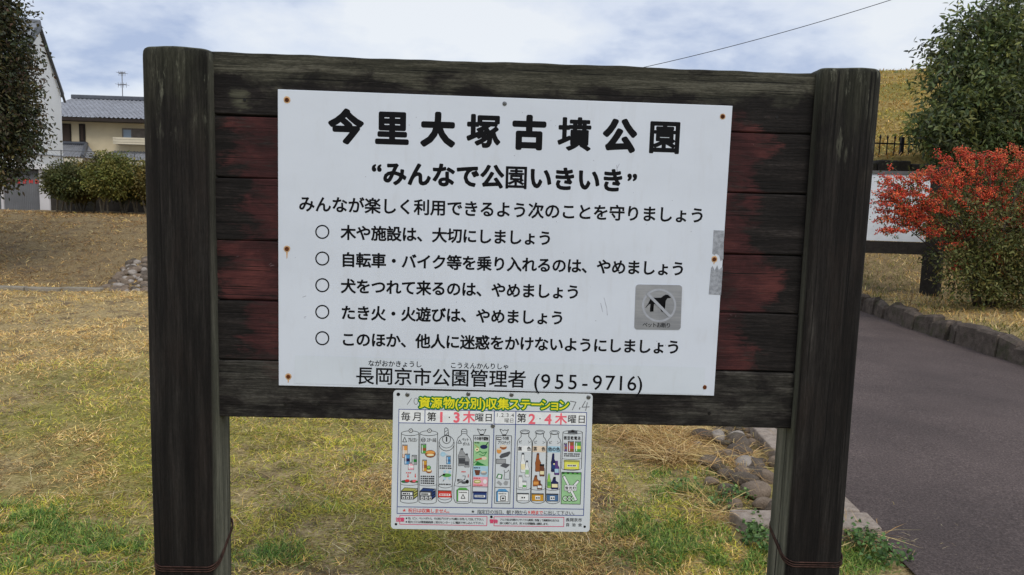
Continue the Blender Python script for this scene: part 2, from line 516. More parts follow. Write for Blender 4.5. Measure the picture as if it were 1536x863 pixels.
def wire_loops(x0, x1, y0, y1, zf, zb, parent):
    m = MB()
    for dz, dzb, r in ((0, 0, .0022), (-.007, -.002, .0018), (-.013, -.009, .002)):
        pts = []
        x0_, x1_, y0_, y1_ = x0-.002, x1+.002, y0-.002, y1+.002
        rr = .028
        for (cx, cy, a0) in ((x1_-rr, y0_+rr, -90), (x1_-rr, y1_-rr, 0), (x0_+rr, y1_-rr, 90), (x0_+rr, y0_+rr, 180)):
            for k in range(6):
                a = math.radians(a0+18*k)
                p = (cx+rr*math.cos(a), cy+rr*math.sin(a))
                t = (p[1]-y0_)/(y1_-y0_)
                pts.append((p[0], p[1], zf+dz+(zb+dzb-zf-dz)*t-.005*math.sin((p[0]-x0_)/(x1_-x0_)*math.pi)*(1-t)))
        pts.append(pts[0])
        m.tube(pts, r, 5, cap=False)
    return m.build('tie_wire', wire_m, parent, smooth=True)
for (x0, x1, sd_, zf, zb, top) in ((-.906, -.731, 1, .487, .565, 1.872), (.852, 1.020, 2, .527, .585, 1.879)):
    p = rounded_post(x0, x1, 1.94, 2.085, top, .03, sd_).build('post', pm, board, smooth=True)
    wire_loops(x0, x1, 1.94, 2.085, zf, zb, p)

# six planks between the posts
zl = [on_y(322, y, PL)[2] for y in (80, 175, 267, 361, 452, 542, 628)]
zr = [on_y(x, y, PL)[2] for x, y in ((1220, 108), (1216, 199), (1212, 291), (1207, 383), (1201, 470), (1196, 557), (1190, 640))]
zz = [(a+b)/2 for a, b in zip(zl, zr)]
for i in range(6):
    m = MB(); x0, x1 = -.737, .858
    top, bot = zz[i]-(.0015 if i else 0), zz[i+1]+(.0015 if i < 5 else 0)
    yf = PL + (0, .0025, .001, .003, .0015, 0)[i]; yb = 2.022
    n = 90; b = .0035
    prof = [(yf, bot+b), (yf, (bot+top)/2), (yf, top-b), (yf+b*.4, top-b*.3), (yf+b, top), (yb, top), (yb, bot-(.007 if i < 5 else 0)), (yf+.014, bot-(.007 if i < 5 else 0)), (yf+.0135, bot), (yf+b, bot), (yf+b*.4, bot+b*.3)]
    vs = []
    for k in range(n+1):
        x = x0+(x1-x0)*k/n
        for (yy, z) in prof:
            wv = .0016*math.sin(x*7+i*2.1)+.0010*math.sin(x*23+i)+.0006*math.sin(x*61+i*3)
            edge = (z-bot)/(top-bot)
            amp = .8 if (i == 0 and edge > .5) else .5
            vs.append((x, yy+(.0006*math.sin(x*15+i) if yy < 2.0 else 0), z+wv*amp))
    q = len(prof); fs = []
    for k in range(n):
        for j in range(q):
            fs.append((k*q+j, (k+1)*q+j, (k+1)*q+(j+1) % q, k*q+(j+1) % q))
    fs.append(tuple(range(q))); fs.append(tuple(n*q+j for j in range(q-1, -1, -1)))
    m.add(vs, fs)
    pk = m.build('plank', plank_mat(i), board)
    if i in (0, 5):
        for hx, hy in (((367, 150), (1165, 176)) if i == 0 else ((428, 606), (1064, 620), (1137, 582), (478, 606))):
            hm = MB(); c = on_y(hx, hy, PL)
            hm.tube([(c[0], PL-.0016, c[2]), (c[0], PL+.01, c[2])], .0042, 10)
            hm.build('bolt', plain('dark_bolt', (20, 19, 18), .5, .4, .3), pk)

# ---- flat printing on boards -------------------------------------------------
class Print(MB):
    """faces printed on a vertical sheet facing the camera; coordinates are read off in the photo's pixels"""
    def __init__(s, Y): super().__init__(); s.Y = Y; s.l = 0
    def p(s, px, py):
        a = on_y(px, py, s.Y); return a[0], a[2]
    def poly(s, pts, m=0, lay=1):
        q = [s.p(*a) for a in pts]
        ar = sum(q[i][0]*q[(i+1) % len(q)][1]-q[(i+1) % len(q)][0]*q[i][1] for i in range(len(q)))
        if ar < 0: q = q[::-1]
        y = s.Y-.00022*lay-1.2e-5*(s.l % 9); s.l += 1
        s.add([(x, y, z) for x, z in q], [tuple(range(len(q)))], m)
    def rect(s, x0, y0, x1, y1, m=0, lay=1, sk=.021):
        # sk: photo slope of the horizontals
        s.poly([(x0, y0), (x1, y0+(x1-x0)*sk), (x1, y1+(x1-x0)*sk), (x0, y1)], m, lay)
    def line(s, pts, wpx, m=0, lay=2, closed=False):
        pts = list(pts)+([pts[0]] if closed else [])
        for a, b in zip(pts, pts[1:]):
            dx, dy = b[0]-a[0], b[1]-a[1]; L = math.hypot(dx, dy)
            if L < 1e-6: continue
            nx, ny = -dy/L*wpx/2, dx/L*wpx/2; ex, ey = dx/L*wpx*.3, dy/L*wpx*.3
            s.poly([(a[0]+nx-ex, a[1]+ny-ey), (b[0]+nx+ex, b[1]+ny+ey), (b[0]-nx+ex, b[1]-ny+ey), (a[0]-nx-ex, a[1]-ny-ey)], m, lay)
    def ell(s, cx, cy, rx, ry, m=0, lay=1, n=18):
        s.poly([(cx+rx*math.cos(2*math.pi*k/n), cy+ry*math.sin(2*math.pi*k/n)) for k in range(n)], m, lay)
    def ring(s, cx, cy, rx, ry, wpx, m=0, lay=2, n=40, a0=0, a1=360):
        k = [math.radians(a0+(a1-a0)*i/n) for i in range(n+1)]
        y = s.Y-.00022*lay; vs = []
        for a in k:
            for d in (-wpx/2, wpx/2):
                x, z = s.p(cx+(rx+d)*math.cos(a), cy+(ry+d)*math.sin(a)); vs.append((x, y, z))
        s.add(vs, [(2*i, 2*i+1, 2*i+3, 2*i+2) for i in range(n)], m)
    def text(s, body, x0, y0, x1, y1, size, r=0.0, m=0, lay=1, xs=1.0, ys=1.0, per=None, step=True):
        """centre of the first character at (x0, y0), of the last at (x1, y1); size = em in photo pixels"""
        a, b = s.p(x0, y0), s.p(x1, y1)
        z = (a[1]+b[1])/2; kx = s.Y/F_PX
        n = len(body)
        for i, ch in enumerate(body):
            if ch == ' ': continue
            t = i/(n-1) if n > 1 else 0
            cx = a[0]+(b[0]-a[0])*t
            V, Fc, B = glyph(ch)
            e = size*kx
            y = s.Y-.00022*lay-1e-5*(i % 7)
            s.add([(cx+v[0]*e*xs, y, z+v[1]*e*ys) for v in V], Fc, m)
            rr = (per or {}).get(ch, r)*kx
            if rr:
                for qi, q in enumerate(B):
                    if step: y = s.Y-.00022*lay-1.3e-6*(qi % 420)-5e-6
                    p0, p1 = [(cx+V[k][0]*e*xs, z+V[k][1]*e*ys) for k in q]
                    dx, dz = p1[0]-p0[0], p1[1]-p0[1]; L = math.hypot(dx, dz)
                    if L < 1e-7: continue
                    ux, uz = dx/L*rr, dz/L*rr
                    c = [(p1[0]+uz, p1[1]-ux)]
                    for th in (45, 90, 135):
                        co, si = math.cos(math.radians(th)), math.sin(math.radians(th))
                        c.append((p1[0]+uz*co+ux*si, p1[1]-ux*co+uz*si))
                    c.append((p1[0]-uz, p1[1]+ux)); c.append((p0[0]-uz, p0[1]+ux))
                    for th in (45, 90, 135):
                        co, si = math.cos(math.radians(th)), math.sin(math.radians(th))
                        c.append((p0[0]-uz*co-ux*si, p0[1]+ux*co-uz*si))
                    c.append((p0[0]+uz, p0[1]-ux))
                    s.add([(u, y, v) for u, v in c], [tuple(range(len(c)))], m)

_gl = {}
def _tmesh(body, off=0.0):
    c = bpy.data.curves.new('tmp', 'FONT'); c.body = body; c.resolution_u = 3; c.offset = off
    c.fill_mode = 'FRONT'
    o = bpy.data.objects.new('tmp', c); COL.objects.link(o)
    dg = bpy.context.evaluated_depsgraph_get()
    ev = o.evaluated_get(dg); me = ev.to_mesh()
    V = [tuple(v.co[:2]) for v in me.vertices]; Fc = [tuple(p.vertices) for p in me.polygons]
    ev.to_mesh_clear(); bpy.data.objects.remove(o); bpy.data.curves.remove(c)
    return V, Fc
_w = lambda b: max(v[0] for v in _tmesh(b)[0])
ADV = _w('国国')-_w('国')
_k = _tmesh('国')[0]
_kz = (max(v[1] for v in _k)+min(v[1] for v in _k))/2
def glyph(ch, off=0.0):
    key = (ch, round(off, 4))
    if key in _gl: return _gl[key]
    V, Fc = _tmesh(ch, off*ADV)
    latin = ord(ch) < 0x2000
    if V:
        cx = (max(v[0] for v in V)+min(v[0] for v in V))/2 if (latin or ch in '“”・') else ADV/2
        V = [((x-cx)/ADV, (y-_kz)/ADV) for x, y in V]
    seen = {}
    for f in Fc:
        for i in range(len(f)):
            k = (min(f[i], f[(i+1) % len(f)]), max(f[i], f[(i+1) % len(f)]))
            seen[k] = seen.get(k, 0)+1
    _gl[key] = (V, Fc, [k for k, c in seen.items() if c == 1])
    return _gl[key]

def panel_mat(name, base, dirt):
    g = G(name)
    o = g.geo('Position')
    a = g.noise(g.mapp(o, (3, 3, 5)), 1, 6, .6); b = g.noise(g.mapp(o, (40, 40, 9)), 1, 4, .6); c = g.noise(o, 170, 3, .7)
    k = g.mix(g.rng(a, .3, .75), base, tuple(x*.93 for x in base))
    k = g.mix(g.rng(b, .52, .8, 0, .22), k, dirt)
    k = g.mix(g.m('MULTIPLY', g.rng(g.noise(g.mapp(o, (26, 26, 2.2), loc=(4, 0, 1)), 1, 5, .65), .55, .78), .15), k, dirt)
    k = g.mix(g.rng(c, .69, .76, 0, .3), k, dirt)
    g.bump(a, .04, .004)
    return g.done(k, .42, .4)
white_m = panel_mat('white_enamel', (.62, .675, .765), (.46, .47, .49))
pale_m = panel_mat('pale_vinyl_strip', (.60, .66, .735), (.40, .42, .41))
black_m = plain('black_lettering', (7, 8, 13), .6, .15, 0, .15, 30)
rust_m = plain('rust', (96, 52, 26), .8, .2, .1, .35, 150)
rust_pale = plain('rust_stain', (196, 160, 120), .6, .2, 0, .2, 80)
steel_m = plain('steel_screw', (118, 120, 122), .35, .5, .8, .2, 120)

P = Print(PF)
cs = [P.p(*q) for q in ((416.5, 134), (1099, 159), (1071, 594), (418, 578.5))]
X0p, X1p = (cs[0][0]+cs[3][0])/2, (cs[1][0]+cs[2][0])/2
pan = MB()
ang = [(c[0], c[1]) for c in cs]
pan.hexa([(ang[3][0], PF, ang[3][1]), (ang[2][0], PF, ang[2][1]), (ang[2][0], PL+.001, ang[2][1]), (ang[3][0], PL+.001, ang[3][1])],
         [(ang[0][0], PF, ang[0][1]), (ang[1][0], PF, ang[1][1]), (ang[1][0], PL+.001, ang[1][1]), (ang[0][0], PL+.001, ang[0][1])])
panel = pan.build('notice_panel', white_m, board, bevel=.0012)

P.text('今里大塚古墳公園', 519, 191, 997, 207, 50, 2.8, per={'塚': 1.9, '墳': 1.6, '園': 1.55, '里': 2.4})
P.build('title_lettering', black_m, panel)
P = Print(PF); P.text('みんなで公園いきいき', 592, 262, 919, 270.5, 36, 1.45, per={'園': .75}); P.text('“', 565, 260, 565, 260, 36, 1.2); P.text('”', 948, 274, 948, 274, 36, 1.2)
P.build('slogan_lettering', black_m, panel)
P = Print(PF); P.text('みんなが楽しく利用できるよう次のことを守りましょう', 460, 306, 1046, 324, 24.5, .62)
P.build('heading_lettering', black_m, panel)
for cy, txt, x1, y1 in ((348, '木や施設は、大切にしましょう', 817.5, 358), (388, '自転車・バイク等を乗り入れるのは、やめましょう', 1017, 404.5), (428, '犬をつれて来るのは、やめましょう', 859.5, 439),
                        (468, 'たき火・火遊びは、やめましょう', 836, 477.5), (507.5, 'このほか、他人に迷惑をかけないようにしましょう', 1010, 522)):
    P = Print(PF); P.ring(483.5, cy, 9.6, 9.6, 2.0)
    P.text(txt, 522.5, cy+1.3, x1, y1, 23.2, .66)
    P.build('rule_lettering', black_m, panel)
P = Print(PF-.0004)
P.poly([(443, 533), (1058, 551.5), (1054.5, 592), (441, 575.5)])
strip = P.build('vinyl_strip', pale_m, panel)
P = Print(PF-.0008)
P.text('ながおかきょうし', 557, 545, 628, 547, 10.4, .12); P.text('こうえんかんりしゃ', 680, 547.8, 759, 550.5, 10.2, .12)
P.text('長岡京市公園管理者', 547.5, 563, 775.5, 570.5, 29, .35)
for ch, x in zip('(955-9716)', (805.5, 818.5, 839, 859, 877.5, 896, 915.5, 931.5, 948, 959.5)):
    P.text(ch, x, 571.5+(x-800)*.022, x, 571.5+(x-800)*.022, 33, .12)
P.build('manager_lettering', black_m, panel)

# screws with their rust
def screw(px, py, Y, r, mat, parent, rust=0.0, streak=0):
    c = on_y(px, py, Y); k = Y/F_PX; m = MB()
    if rust:
        n = 26; R = random.Random(int(px*7+py))
        ring = [(c[0]+rust*.92*k*(1+R.uniform(-.07, .07))*math.cos(2*math.pi*i/n), Y-.0004, c[2]+rust*.92*k*(1.03+R.uniform(-.07, .09))*math.sin(2*math.pi*i/n)) for i in range(n)]
        m.add(ring, [tuple(range(n))], 1)
        if streak:
            m.add([(c[0]-1.8*k, Y-.00025, c[2]), (c[0]-.7*k, Y-.00025, c[2]-streak*k), (c[0]+.5*k, Y-.00025, c[2]-streak*k*.9), (c[0]+1.8*k, Y-.00025, c[2])], [(0, 1, 2, 3)], 1)
    n = 12; vs = []
    for (rr, d) in ((1, .0004), (1, -.0010), (.72, -.0019), (.30, -.0021), (.22, -.0008)):
        vs += [(c[0]+r*rr*k*math.cos(2*math.pi*i/n), Y+d-.0006, c[2]+r*rr*k*math.sin(2*math.pi*i/n)) for i in range(n)]
    fs = [(j*n+i, j*n+(i+1) % n, (j+1)*n+(i+1) % n, (j+1)*n+i) for j in range(4) for i in range(n)]+[tuple(4*n+i for i in range(n))]
    m.add(vs, fs, 0)
    return m.build('screw', [mat, rust_pale], parent)
for px, py, ru, st in ((430.5, 150, 5.4, 0), (430.5, 373.5, 5.2, 15), (432.5, 565, 5.2, 10), (1084, 175, 4.6, 0), (1071.5, 389, 5.2, 8), (1057, 581, 3.8, 0)):
    screw(px, py, PF, 3.1, rust_m, panel, ru, st)
screw(757, 155.5, PF, 3.2, steel_m, panel)

# the torn tape at the right border, the scuffs
tape_m = plain('grey_tape', (150, 155, 164), .5, .4, .1, .2, 120)
P = Print(PF-.0002)
P.poly([(1070.5, 345.5), (1086, 346.2), (1085, 389), (1081, 392), (1079, 384), (1074, 380.5), (1072, 383), (1068.5, 381)])
P.poly([(1066.5, 402), (1069, 399), (1072, 406), (1076, 398), (1078, 405), (1084.2, 400), (1081.5, 442.8), (1063, 441.8)])
P.build('tape_remnant', tape_m, panel)
scuff_m = plain('scuff_mark', (168, 172, 184), .6, .2, 0, .15, 90)
P = Print(PF)
R = random.Random(3)
for a in (((906, 447), (910, 462), (911, 473)), ((901, 455), (904, 468)), ((925, 248), (926, 258), (923, 262)), ((454, 446), (459, 444)), ((456, 476), (459, 475)), ((929, 246), (926, 252))):
    P.line(a, .9, lay=.6)
for _ in range(46):
    x, y = R.uniform(430, 1075), R.uniform(165, 525)
    P.ell(x, y, R.uniform(.4, .9), R.uniform(.4, .9), lay=.5, n=7)
prop(P.build('scuff_marks', scuff_m, panel), kind='stuff')

# the metal no-pets plate
def alu():
    g = G('brushed_plate')
    o = g.geo('Position'); v = g.noise(g.mapp(o, (14, 14, 260)), 1, 4, .6); a = g.noise(o, 14, 3, .5)
    k = g.mix(g.rng(g.m('ADD', v, a), .7, 1.3), (.27, .285, .315), (.36, .375, .405))
    return g.done(k, .42, .5, .45)
P = Print(PF-.0012)
cpts = []
for (cx, cy), a0 in (((1018.5, 432.5), -90), ((1016.5, 490.3), 0), ((956.3, 489.5), 90), ((958.3, 431.5), 180)):
    for k in range(6):
        a = math.radians(a0+18*k); cpts.append((cx+4.6*math.cos(a), cy+4.6*math.sin(a)))
q = [P.p(*c) for c in cpts]; n = len(q)
P.add([(x, PF-.0014, z) for x, z in q]+[(x, PF, z) for x, z in q], [tuple(range(n-1, -1, -1))]+[(i, (i+1) % n, n+(i+1) % n, n+i) for i in range(n)], 0)
pale_ring = plain('worn_pictogram_ring', (166, 171, 181), .5, .4, .2, .06, 60)
P.ring(988.6, 458.3, 24.2, 23.6, 3.0, m=1, lay=2)
dog = [(300, 450), (345, 388), (372, 332), (392, 296), (408, 288), (470, 290), (555, 288), (600, 255), (630, 237), (665, 240), (690, 262), (716, 282), (708, 293), (660, 296), (632, 338), (600, 410), (592, 440), (596, 492), (612, 516), (568, 515), (560, 470), (552, 436), (512, 408), (440, 388), (427, 392), (411, 482), (432, 512), (377, 514), (377, 470), (386, 388), (360, 396), (312, 449)]
dp = [P.p(940+u/10.79, 420+v/10.79) for u, v in dog]
import bmesh
bm = bmesh.new(); fv = [bm.verts.new((x, PF-.0021, z)) for x, z in dp]; bmesh.ops.triangulate(bm, faces=[bm.faces.new(fv)])
bm.verts.index_update()
P.add([tuple(v.co) for v in bm.verts], [tuple(v.index for v in f.verts) for f in bm.faces], 2); bm.free()
P.line([(971.5, 441), (1004.5, 474.5)], 4.2, m=1, lay=7)
P.text('ペットお断り', 967.5, 487, 1002.5, 488.6, 8.2, .06, m=2, lay=3)
prop(P.build('no_pets_plate', [alu(), pale_ring, black_m], panel), 'small grey metal no-pets plate with a black dog')

# ------------------------------------------------------------------ the recycling poster under the board
YP = PL-.0035
post_white = panel_mat('poster_plastic', (.61, .66, .70), (.48, .50, .50))
PC = [post_white]
PN = {}
def pc(name, rgb, var=.06):
    PN[name] = len(PC); PC.append(plain('print_'+name, rgb, .45, .35, 0, var, 60)); return PN[name]
for nm_, c_ in (('black', (22, 22, 26)), ('blue', (58, 76, 140)), ('dgreen', (28, 118, 52)), ('yellow', (232, 222, 40)), ('pink', (232, 104, 120)), ('red', (206, 62, 56)),
                ('magenta', (206, 70, 108)), ('grey', (150, 154, 158)), ('dgrey', (78, 82, 88)), ('lgreen', (150, 196, 146)), ('lblue', (166, 202, 222)), ('lpink', (228, 170, 184)),
                ('navy', (34, 62, 118)), ('brown', (150, 88, 48)), ('dbrown', (104, 62, 46)), ('orange', (214, 150, 78)), ('cream', (232, 222, 178)), ('green', (88, 160, 80)),
                ('sky', (84, 150, 200)), ('olive', (168, 170, 92)), ('amber', (200, 150, 50)), ('ink', (30, 36, 84)), ('purple', (92, 62, 128)), ('lime', (148, 196, 92)),
                ('paper', (226, 230, 232)), ('pencil', (110, 112, 116)), ('tan', (222, 206, 186)), ('steel', (72, 108, 150)), ('lemon', (222, 222, 96))):
    pc(nm_, c_)
K = PN
poster = thing('recycling_sign', tuple(on_y(738, 798, YP)), 'small white recycling rules sign with coloured bottles and cans, screwed below the big panel', 'sign', None)
P = Print(YP)
cpts = []
for (cx, cy), a0 in (((884, 596), -90), ((879.5, 793), 0), ((591.5, 788.5), 90), ((595, 590.5), 180)):
    for k in range(6):
        a = math.radians(a0+18*k); cpts.append((cx+5*math.cos(a), cy+5*math.sin(a)))
q = [P.p(*c) for c in cpts]; n = len(q)
P.add([(x, YP, z) for x, z in q]+[(x, YP+.0025, z) for x, z in q], [tuple(range(n-1, -1, -1))]+[(i, (i+1) % n, n+(i+1) % n, n+i) for i in range(n)], 0)
P.build('sign_sheet', PC, poster)

P = Print(YP)
for ch, x in zip('資源物(分別)収集ステーション', (637, 655, 673.5, 685.5, 696.5, 714, 725.5, 737, 755, 771.5, 788, 804.5, 818, 832, 845.5)):
    yy = 604.3+(x-637)*.018
    P.text(ch, x, yy, x, yy, 18.3, r=2.5, m=K['dgreen'], lay=1, step=True)
    P.text(ch, x, yy, x, yy, 18.3, r=.4, m=K['yellow'], lay=3, step=True)
P.build('headline_lettering', PC, poster)
P = Print(YP)
P.line([(611, 607), (617, 598)], .9, K['pencil'], 1); P.ring(624, 602, 3, 4.8, .8, K['pencil'], 1)
P.build('handwriting', PC, poster); P = Print(YP)
P.line([(855.5, 602), (864, 603.5), (858.5, 615)], 1.2, K['pencil'], 1); P.line([(869, 614), (870, 611.5)], 1.4, K['pencil'], 1)
P.line([(878, 602), (873, 611), (884, 610.5)], 1.2, K['pencil'], 1); P.line([(881, 604), (878.5, 616)], 1.2, K['pencil'], 1)
P.build('handwriting', PC, poster)

P = Print(YP)
b = K['blue']
P.poly([(599, 614.5), (879.5, 619.3), (879.3, 638), (598.6, 634.2)], K['paper'], .5)
P.line([(598.5, 614), (880, 619), (875.3, 773.4), (595.6, 770.2)], 1.0, b, 2, closed=True)
P.line([(598.2, 634.3), (879.4, 638.2)], 1.0, b, 2); P.line([(596, 760.3), (875.6, 763.9)], 1.0, b, 2)
P.line([(637.6, 615), (637.2, 635)], 1.0, b, 2.2)
P.line([(741.6, 617), (737.6, 762)], 1.1, b, 2.2); P.line([(773.9, 617.5), (769.8, 762.5)], 1.1, b, 2.2)
for pts in ([(599.9, 773.2), (730.6, 774.8), (730.2, 788.7), (599.6, 786.4)], [(741.1, 775.1), (845.9, 776.2), (845.6, 790), (741, 788.8)]):
    P.line(pts, .9, K['magenta'], 2, closed=True)
P.build('table_lines', PC, poster)

P = Print(YP)
bk = K['black']
P.text('毎月', 608.5, 625, 626, 625.3, 15, .15, m=bk)
P.text('第', 647.5, 625.5, 647.5, 625.5, 15, .2, m=bk)
P.text('1', 662, 625.5, 662, 625.5, 22, m=K['pink'], r=0.80, step=True); P.ell(674, 626.2, 1, 1, bk)
P.text('3', 685, 626, 685, 626, 22, m=K['pink'], r=0.80, step=True); P.text('木', 703.5, 626, 703.5, 626, 19, m=K['pink'], r=0.60, step=True)
P.text('曜日', 719, 626.5, 733, 626.8, 14, .12, m=bk)
P.text('1.2.3.4', 746, 622.5, 769, 623, 8.4, m=bk); P.text('曜日', 760, 631, 767.5, 631.2, 7.6, m=bk)
P.text('第', 782.5, 627.5, 782.5, 627.5, 15, .2, m=bk)
P.text('2', 798, 628.3, 798, 628.3, 22, m=K['pink'], r=0.64, step=True); P.ell(810, 628.2, 1, 1, bk)
P.text('4', 822, 628.6, 822, 628.6, 22, m=K['pink'], r=0.64, step=True); P.text('木', 841.5, 628.8, 841.5, 628.8, 19, m=K['pink'], r=0.48, step=True)
P.text('曜日', 858, 629, 872.5, 629.3, 14, .12, m=bk)
P.build('day_lettering', PC, poster)

P = Print(YP)
P.text('★', 606.5, 765.8, 606.5, 765.8, 7, m=K['red']); P.text('祝日は収集しません。', 615.5, 766, 675, 767, 7.3, .12, m=K['red'], step=True)
P.text('★', 709.5, 767.5, 709.5, 767.5, 7, m=bk)
P.text('指定日の当日、朝7時から', 719, 768, 788, 769, 7.2, .06, m=bk); P.text('9時まで', 793.5, 769, 811.5, 769.2, 7.0, .12, m=K['red'], step=True)
P.text('に出して下さい。', 818.5, 769.3, 862.5, 769.9, 7.0, .05, m=bk)
P.text('注意', 597, 779.4, 603.5, 779.6, 7.0, m=K['magenta'], r=.3, step=True, lay=4); P.text('警告', 737.5, 782, 744, 782.2, 6.6, m=K['magenta'], r=.3, step=True, lay=4)
P.ell(609.8, 777.6, 1.2, 1.2, bk); P.ell(609.6, 783, 1.2, 1.2, bk)
P.text('缶、ビン、ペットボトル、その他プラスチックは軽く水洗いして出して下さい。', 614, 777.7, 726, 779.3, 4.4, .06, m=bk)
P.text('粗大ゴミは環境業務課(受付センター)に電話で申し込んで下さい。', 614, 783.2, 726, 784.9, 4.4, .06, m=bk)
P.text('アルミ缶は市等のリサイクル資源(財産)で無断持ち去りは', 751.5, 779.9, 837, 781, 4.3, .06, m=bk)
P.text('固くお断りします。見つけ次第警察に通報します。', 751.5, 785.2, 823, 786, 4.3, .06, m=bk)
P.text('長岡京市', 851.5, 780, 870, 780.3, 6.4, .12, m=bk); P.text('自治会', 851.5, 787.3, 870, 787.6, 6.2, .12, m=bk)
P.build('notes_lettering', PC, poster)

# containers
lw = .75
def can_outline(P, x0, x1, yt, yb, xs0, xs1):
    cx = (x0+x1)/2; rx = (x1-x0)/2
    P.ring(cx, yt, rx, 3.6, lw, bk); P.ell(cx+1, yt-4, 3.2, 3.2, bk, 3); P.ell(cx+1, yt-4, 2.2, 2.2, K['paper'], 4); P.ell(cx+1, yt-4.2, 1.2, 1.4, K['grey'], 5)
    P.line([(x0, yt), (xs0, yb)], lw, bk); P.line([(x1, yt), (xs1, yb)], lw, bk)
    P.ring((xs0+xs1)/2, yb, (xs1-xs0)/2, 3.4, lw, bk, a0=0, a1=180)
    P.ring((xs0+xs1)/2+.3, yb-26, (xs1-xs0)/2, 2.6, lw*.8, bk, a0=0, a1=180)
def can(P, x, y, w_, h, c, c2='grey', band=None):
    P.rect(x-.4, y-.4, x+w_+.4, y+h+.4, bk, 1); P.rect(x, y, x+w_, y+h, K[c], 2); P.ell(x+w_/2, y+.4, w_/2, 1.1, K['dgrey'], 3); P.ell(x+w_/2, y+.2, w_/2-.6, .7, K[c2], 4)
    if band: P.rect(x, y+h*.42, x+w_, y+h*.72, K[band], 3)
    P.rect(x+w_*.15, y+2, x+w_*.3, y+h-1, K['paper'], 5)
def bottle(P, cx, y, wid, h, c, neck=.3, sh=.42, label=None, cap=None, nh=.28, out='black'):
    def shape(gr):
        hw = wid/2+gr; nw = wid*neck/2+gr
        return [(cx-nw, y-gr), (cx+nw, y-gr), (cx+nw, y+h*nh), (cx+hw*.8, y+h*(nh+sh)/2+1), (cx+hw, y+h*sh), (cx+hw, y+h-.8+gr), (cx+hw-.8, y+h+gr), (cx-hw+.8, y+h+gr), (cx-hw, y+h-.8+gr), (cx-hw, y+h*sh), (cx-hw*.8, y+h*(nh+sh)/2+1), (cx-nw, y+h*nh)]
    def put(pts, m_, lay):       # quads, each convex
        for i in range(5):
            a, b2, c3, d = pts[i+1], pts[i+2], pts[11-i-1], pts[(12-i) % 12]
            P.poly([a, b2, c3, d], m_, lay+.05*i)
        P.poly([pts[0], pts[1], pts[2], pts[11]], m_, lay+.3)
    put(shape(.45), K[out], 1); put(shape(0), K[c], 2.2)
    if label: P.rect(cx-wid*.42, y+h*.55, cx+wid*.42, y+h*.84, K[label], 4)
    if cap: P.rect(cx-wid*neck*.6, y-.8, cx+wid*neck*.6, y+2, K[cap], 4)
def blocks(P, x0, y, n_, w_, m_, h=1.5, sk=.02):
    R_ = random.Random(int(x0*13+y*7)); x = x0
    for _ in range(n_):
        ww = w_/n_*R_.uniform(.6, .95); P.rect(x, y+(x-x0)*sk, x+ww, y+h+(x-x0)*sk, m_, 3); x += w_/n_
def crate(P, x0, y0, x1, y1, cf, ct, cs, dx=6, dy=5):
    P.poly([(x0, y0), (x1-dx, y0), (x1-dx, y1), (x0, y1-.3)], K[cf], 1); P.poly([(x1-dx, y0), (x1, y0-dy*.35), (x1, y1-dy), (x1-dx, y1)], K[cs], 1)
    P.poly([(x0, y0), (x0+5, y0-dy), (x1, y0-dy*.7), (x1-dx, y0)], K[ct], 1)
    P.line([(x0, y0), (x0+5, y0-dy), (x1, y0-dy*.7), (x1, y1-dy), (x1-dx, y1), (x0, y1-.3)], .6, bk, 3, closed=True)
    P.line([(x0, y0), (x1-dx, y0), (x1-dx, y1)], .5, bk, 3); P.line([(x1-dx, y0), (x1, y0-dy*.7)], .5, bk, 3)
    P.rect(x0+1, y0+2, x1-dx-2, y0+6, K['paper'], 2); blocks(P, x0+2, y0+3.1, 4, x1-x0-dx-6, bk, 2)
    for i in range(3): P.rect(x0+1.5+i*6, y0+8, x0+5.5+i*6, y0+12.5, K['paper'], 2); P.ell(x0+3.5+i*6, y0+10.4, 1.2, 1.2, bk, 3)
    for i in range(3): P.line([(x1-dx+1, y0+3+i*4), (x1-.8, y0+i*4)], 1.2, bk, 2)

# aluminium can
P = Print(YP); can_outline(P, 602, 628.5, 650, 751.5, 600.6, 626.6)
P.line([(604, 663), (607, 656), (610, 663)], .8, bk, 2, closed=True); P.text('アルミカン', 613.5, 659.8, 624.5, 660.2, 6.6, .12, m=bk, xs=.5, ys=1.15)
can(P, 604, 667.5, 7, 19, 'orange', band='tan'); can(P, 607, 681, 7.5, 15.5, 'sky', band='ink'); can(P, 618, 683, 7, 14, 'grey', band='dgreen'); can(P, 612.5, 694, 8, 10.5, 'lpink', band='paper')
blocks(P, 609, 708.5, 3, 8, K['red'], 1.4)
for x in (612, 623): P.line([(x, 711), (x, 715)], 1, K['red'], 2); P.poly([(x-1.4, 714), (x+1.4, 714), (x, 717)], K['red'], 2)
P.ell(608, 722.3, 6.4, 2.2, K['dgrey'], 2); P.ell(611, 721, 3.5, 2, K['red'], 3); P.ell(605, 723, 2.4, 1.3, K['dgreen'], 3); P.ell(620.5, 722.3, 6, 2.2, K['dbrown'], 2); P.ell(622, 721.5, 3.4, 1.8, K['pink'], 3); P.ell(625, 722.8, 2, 1.4, K['dgreen'], 3)
crate(P, 602, 736.5, 626.4, 749, 'dgrey', 'olive', 'olive'); P.build('aluminium_can_picture', PC, poster)
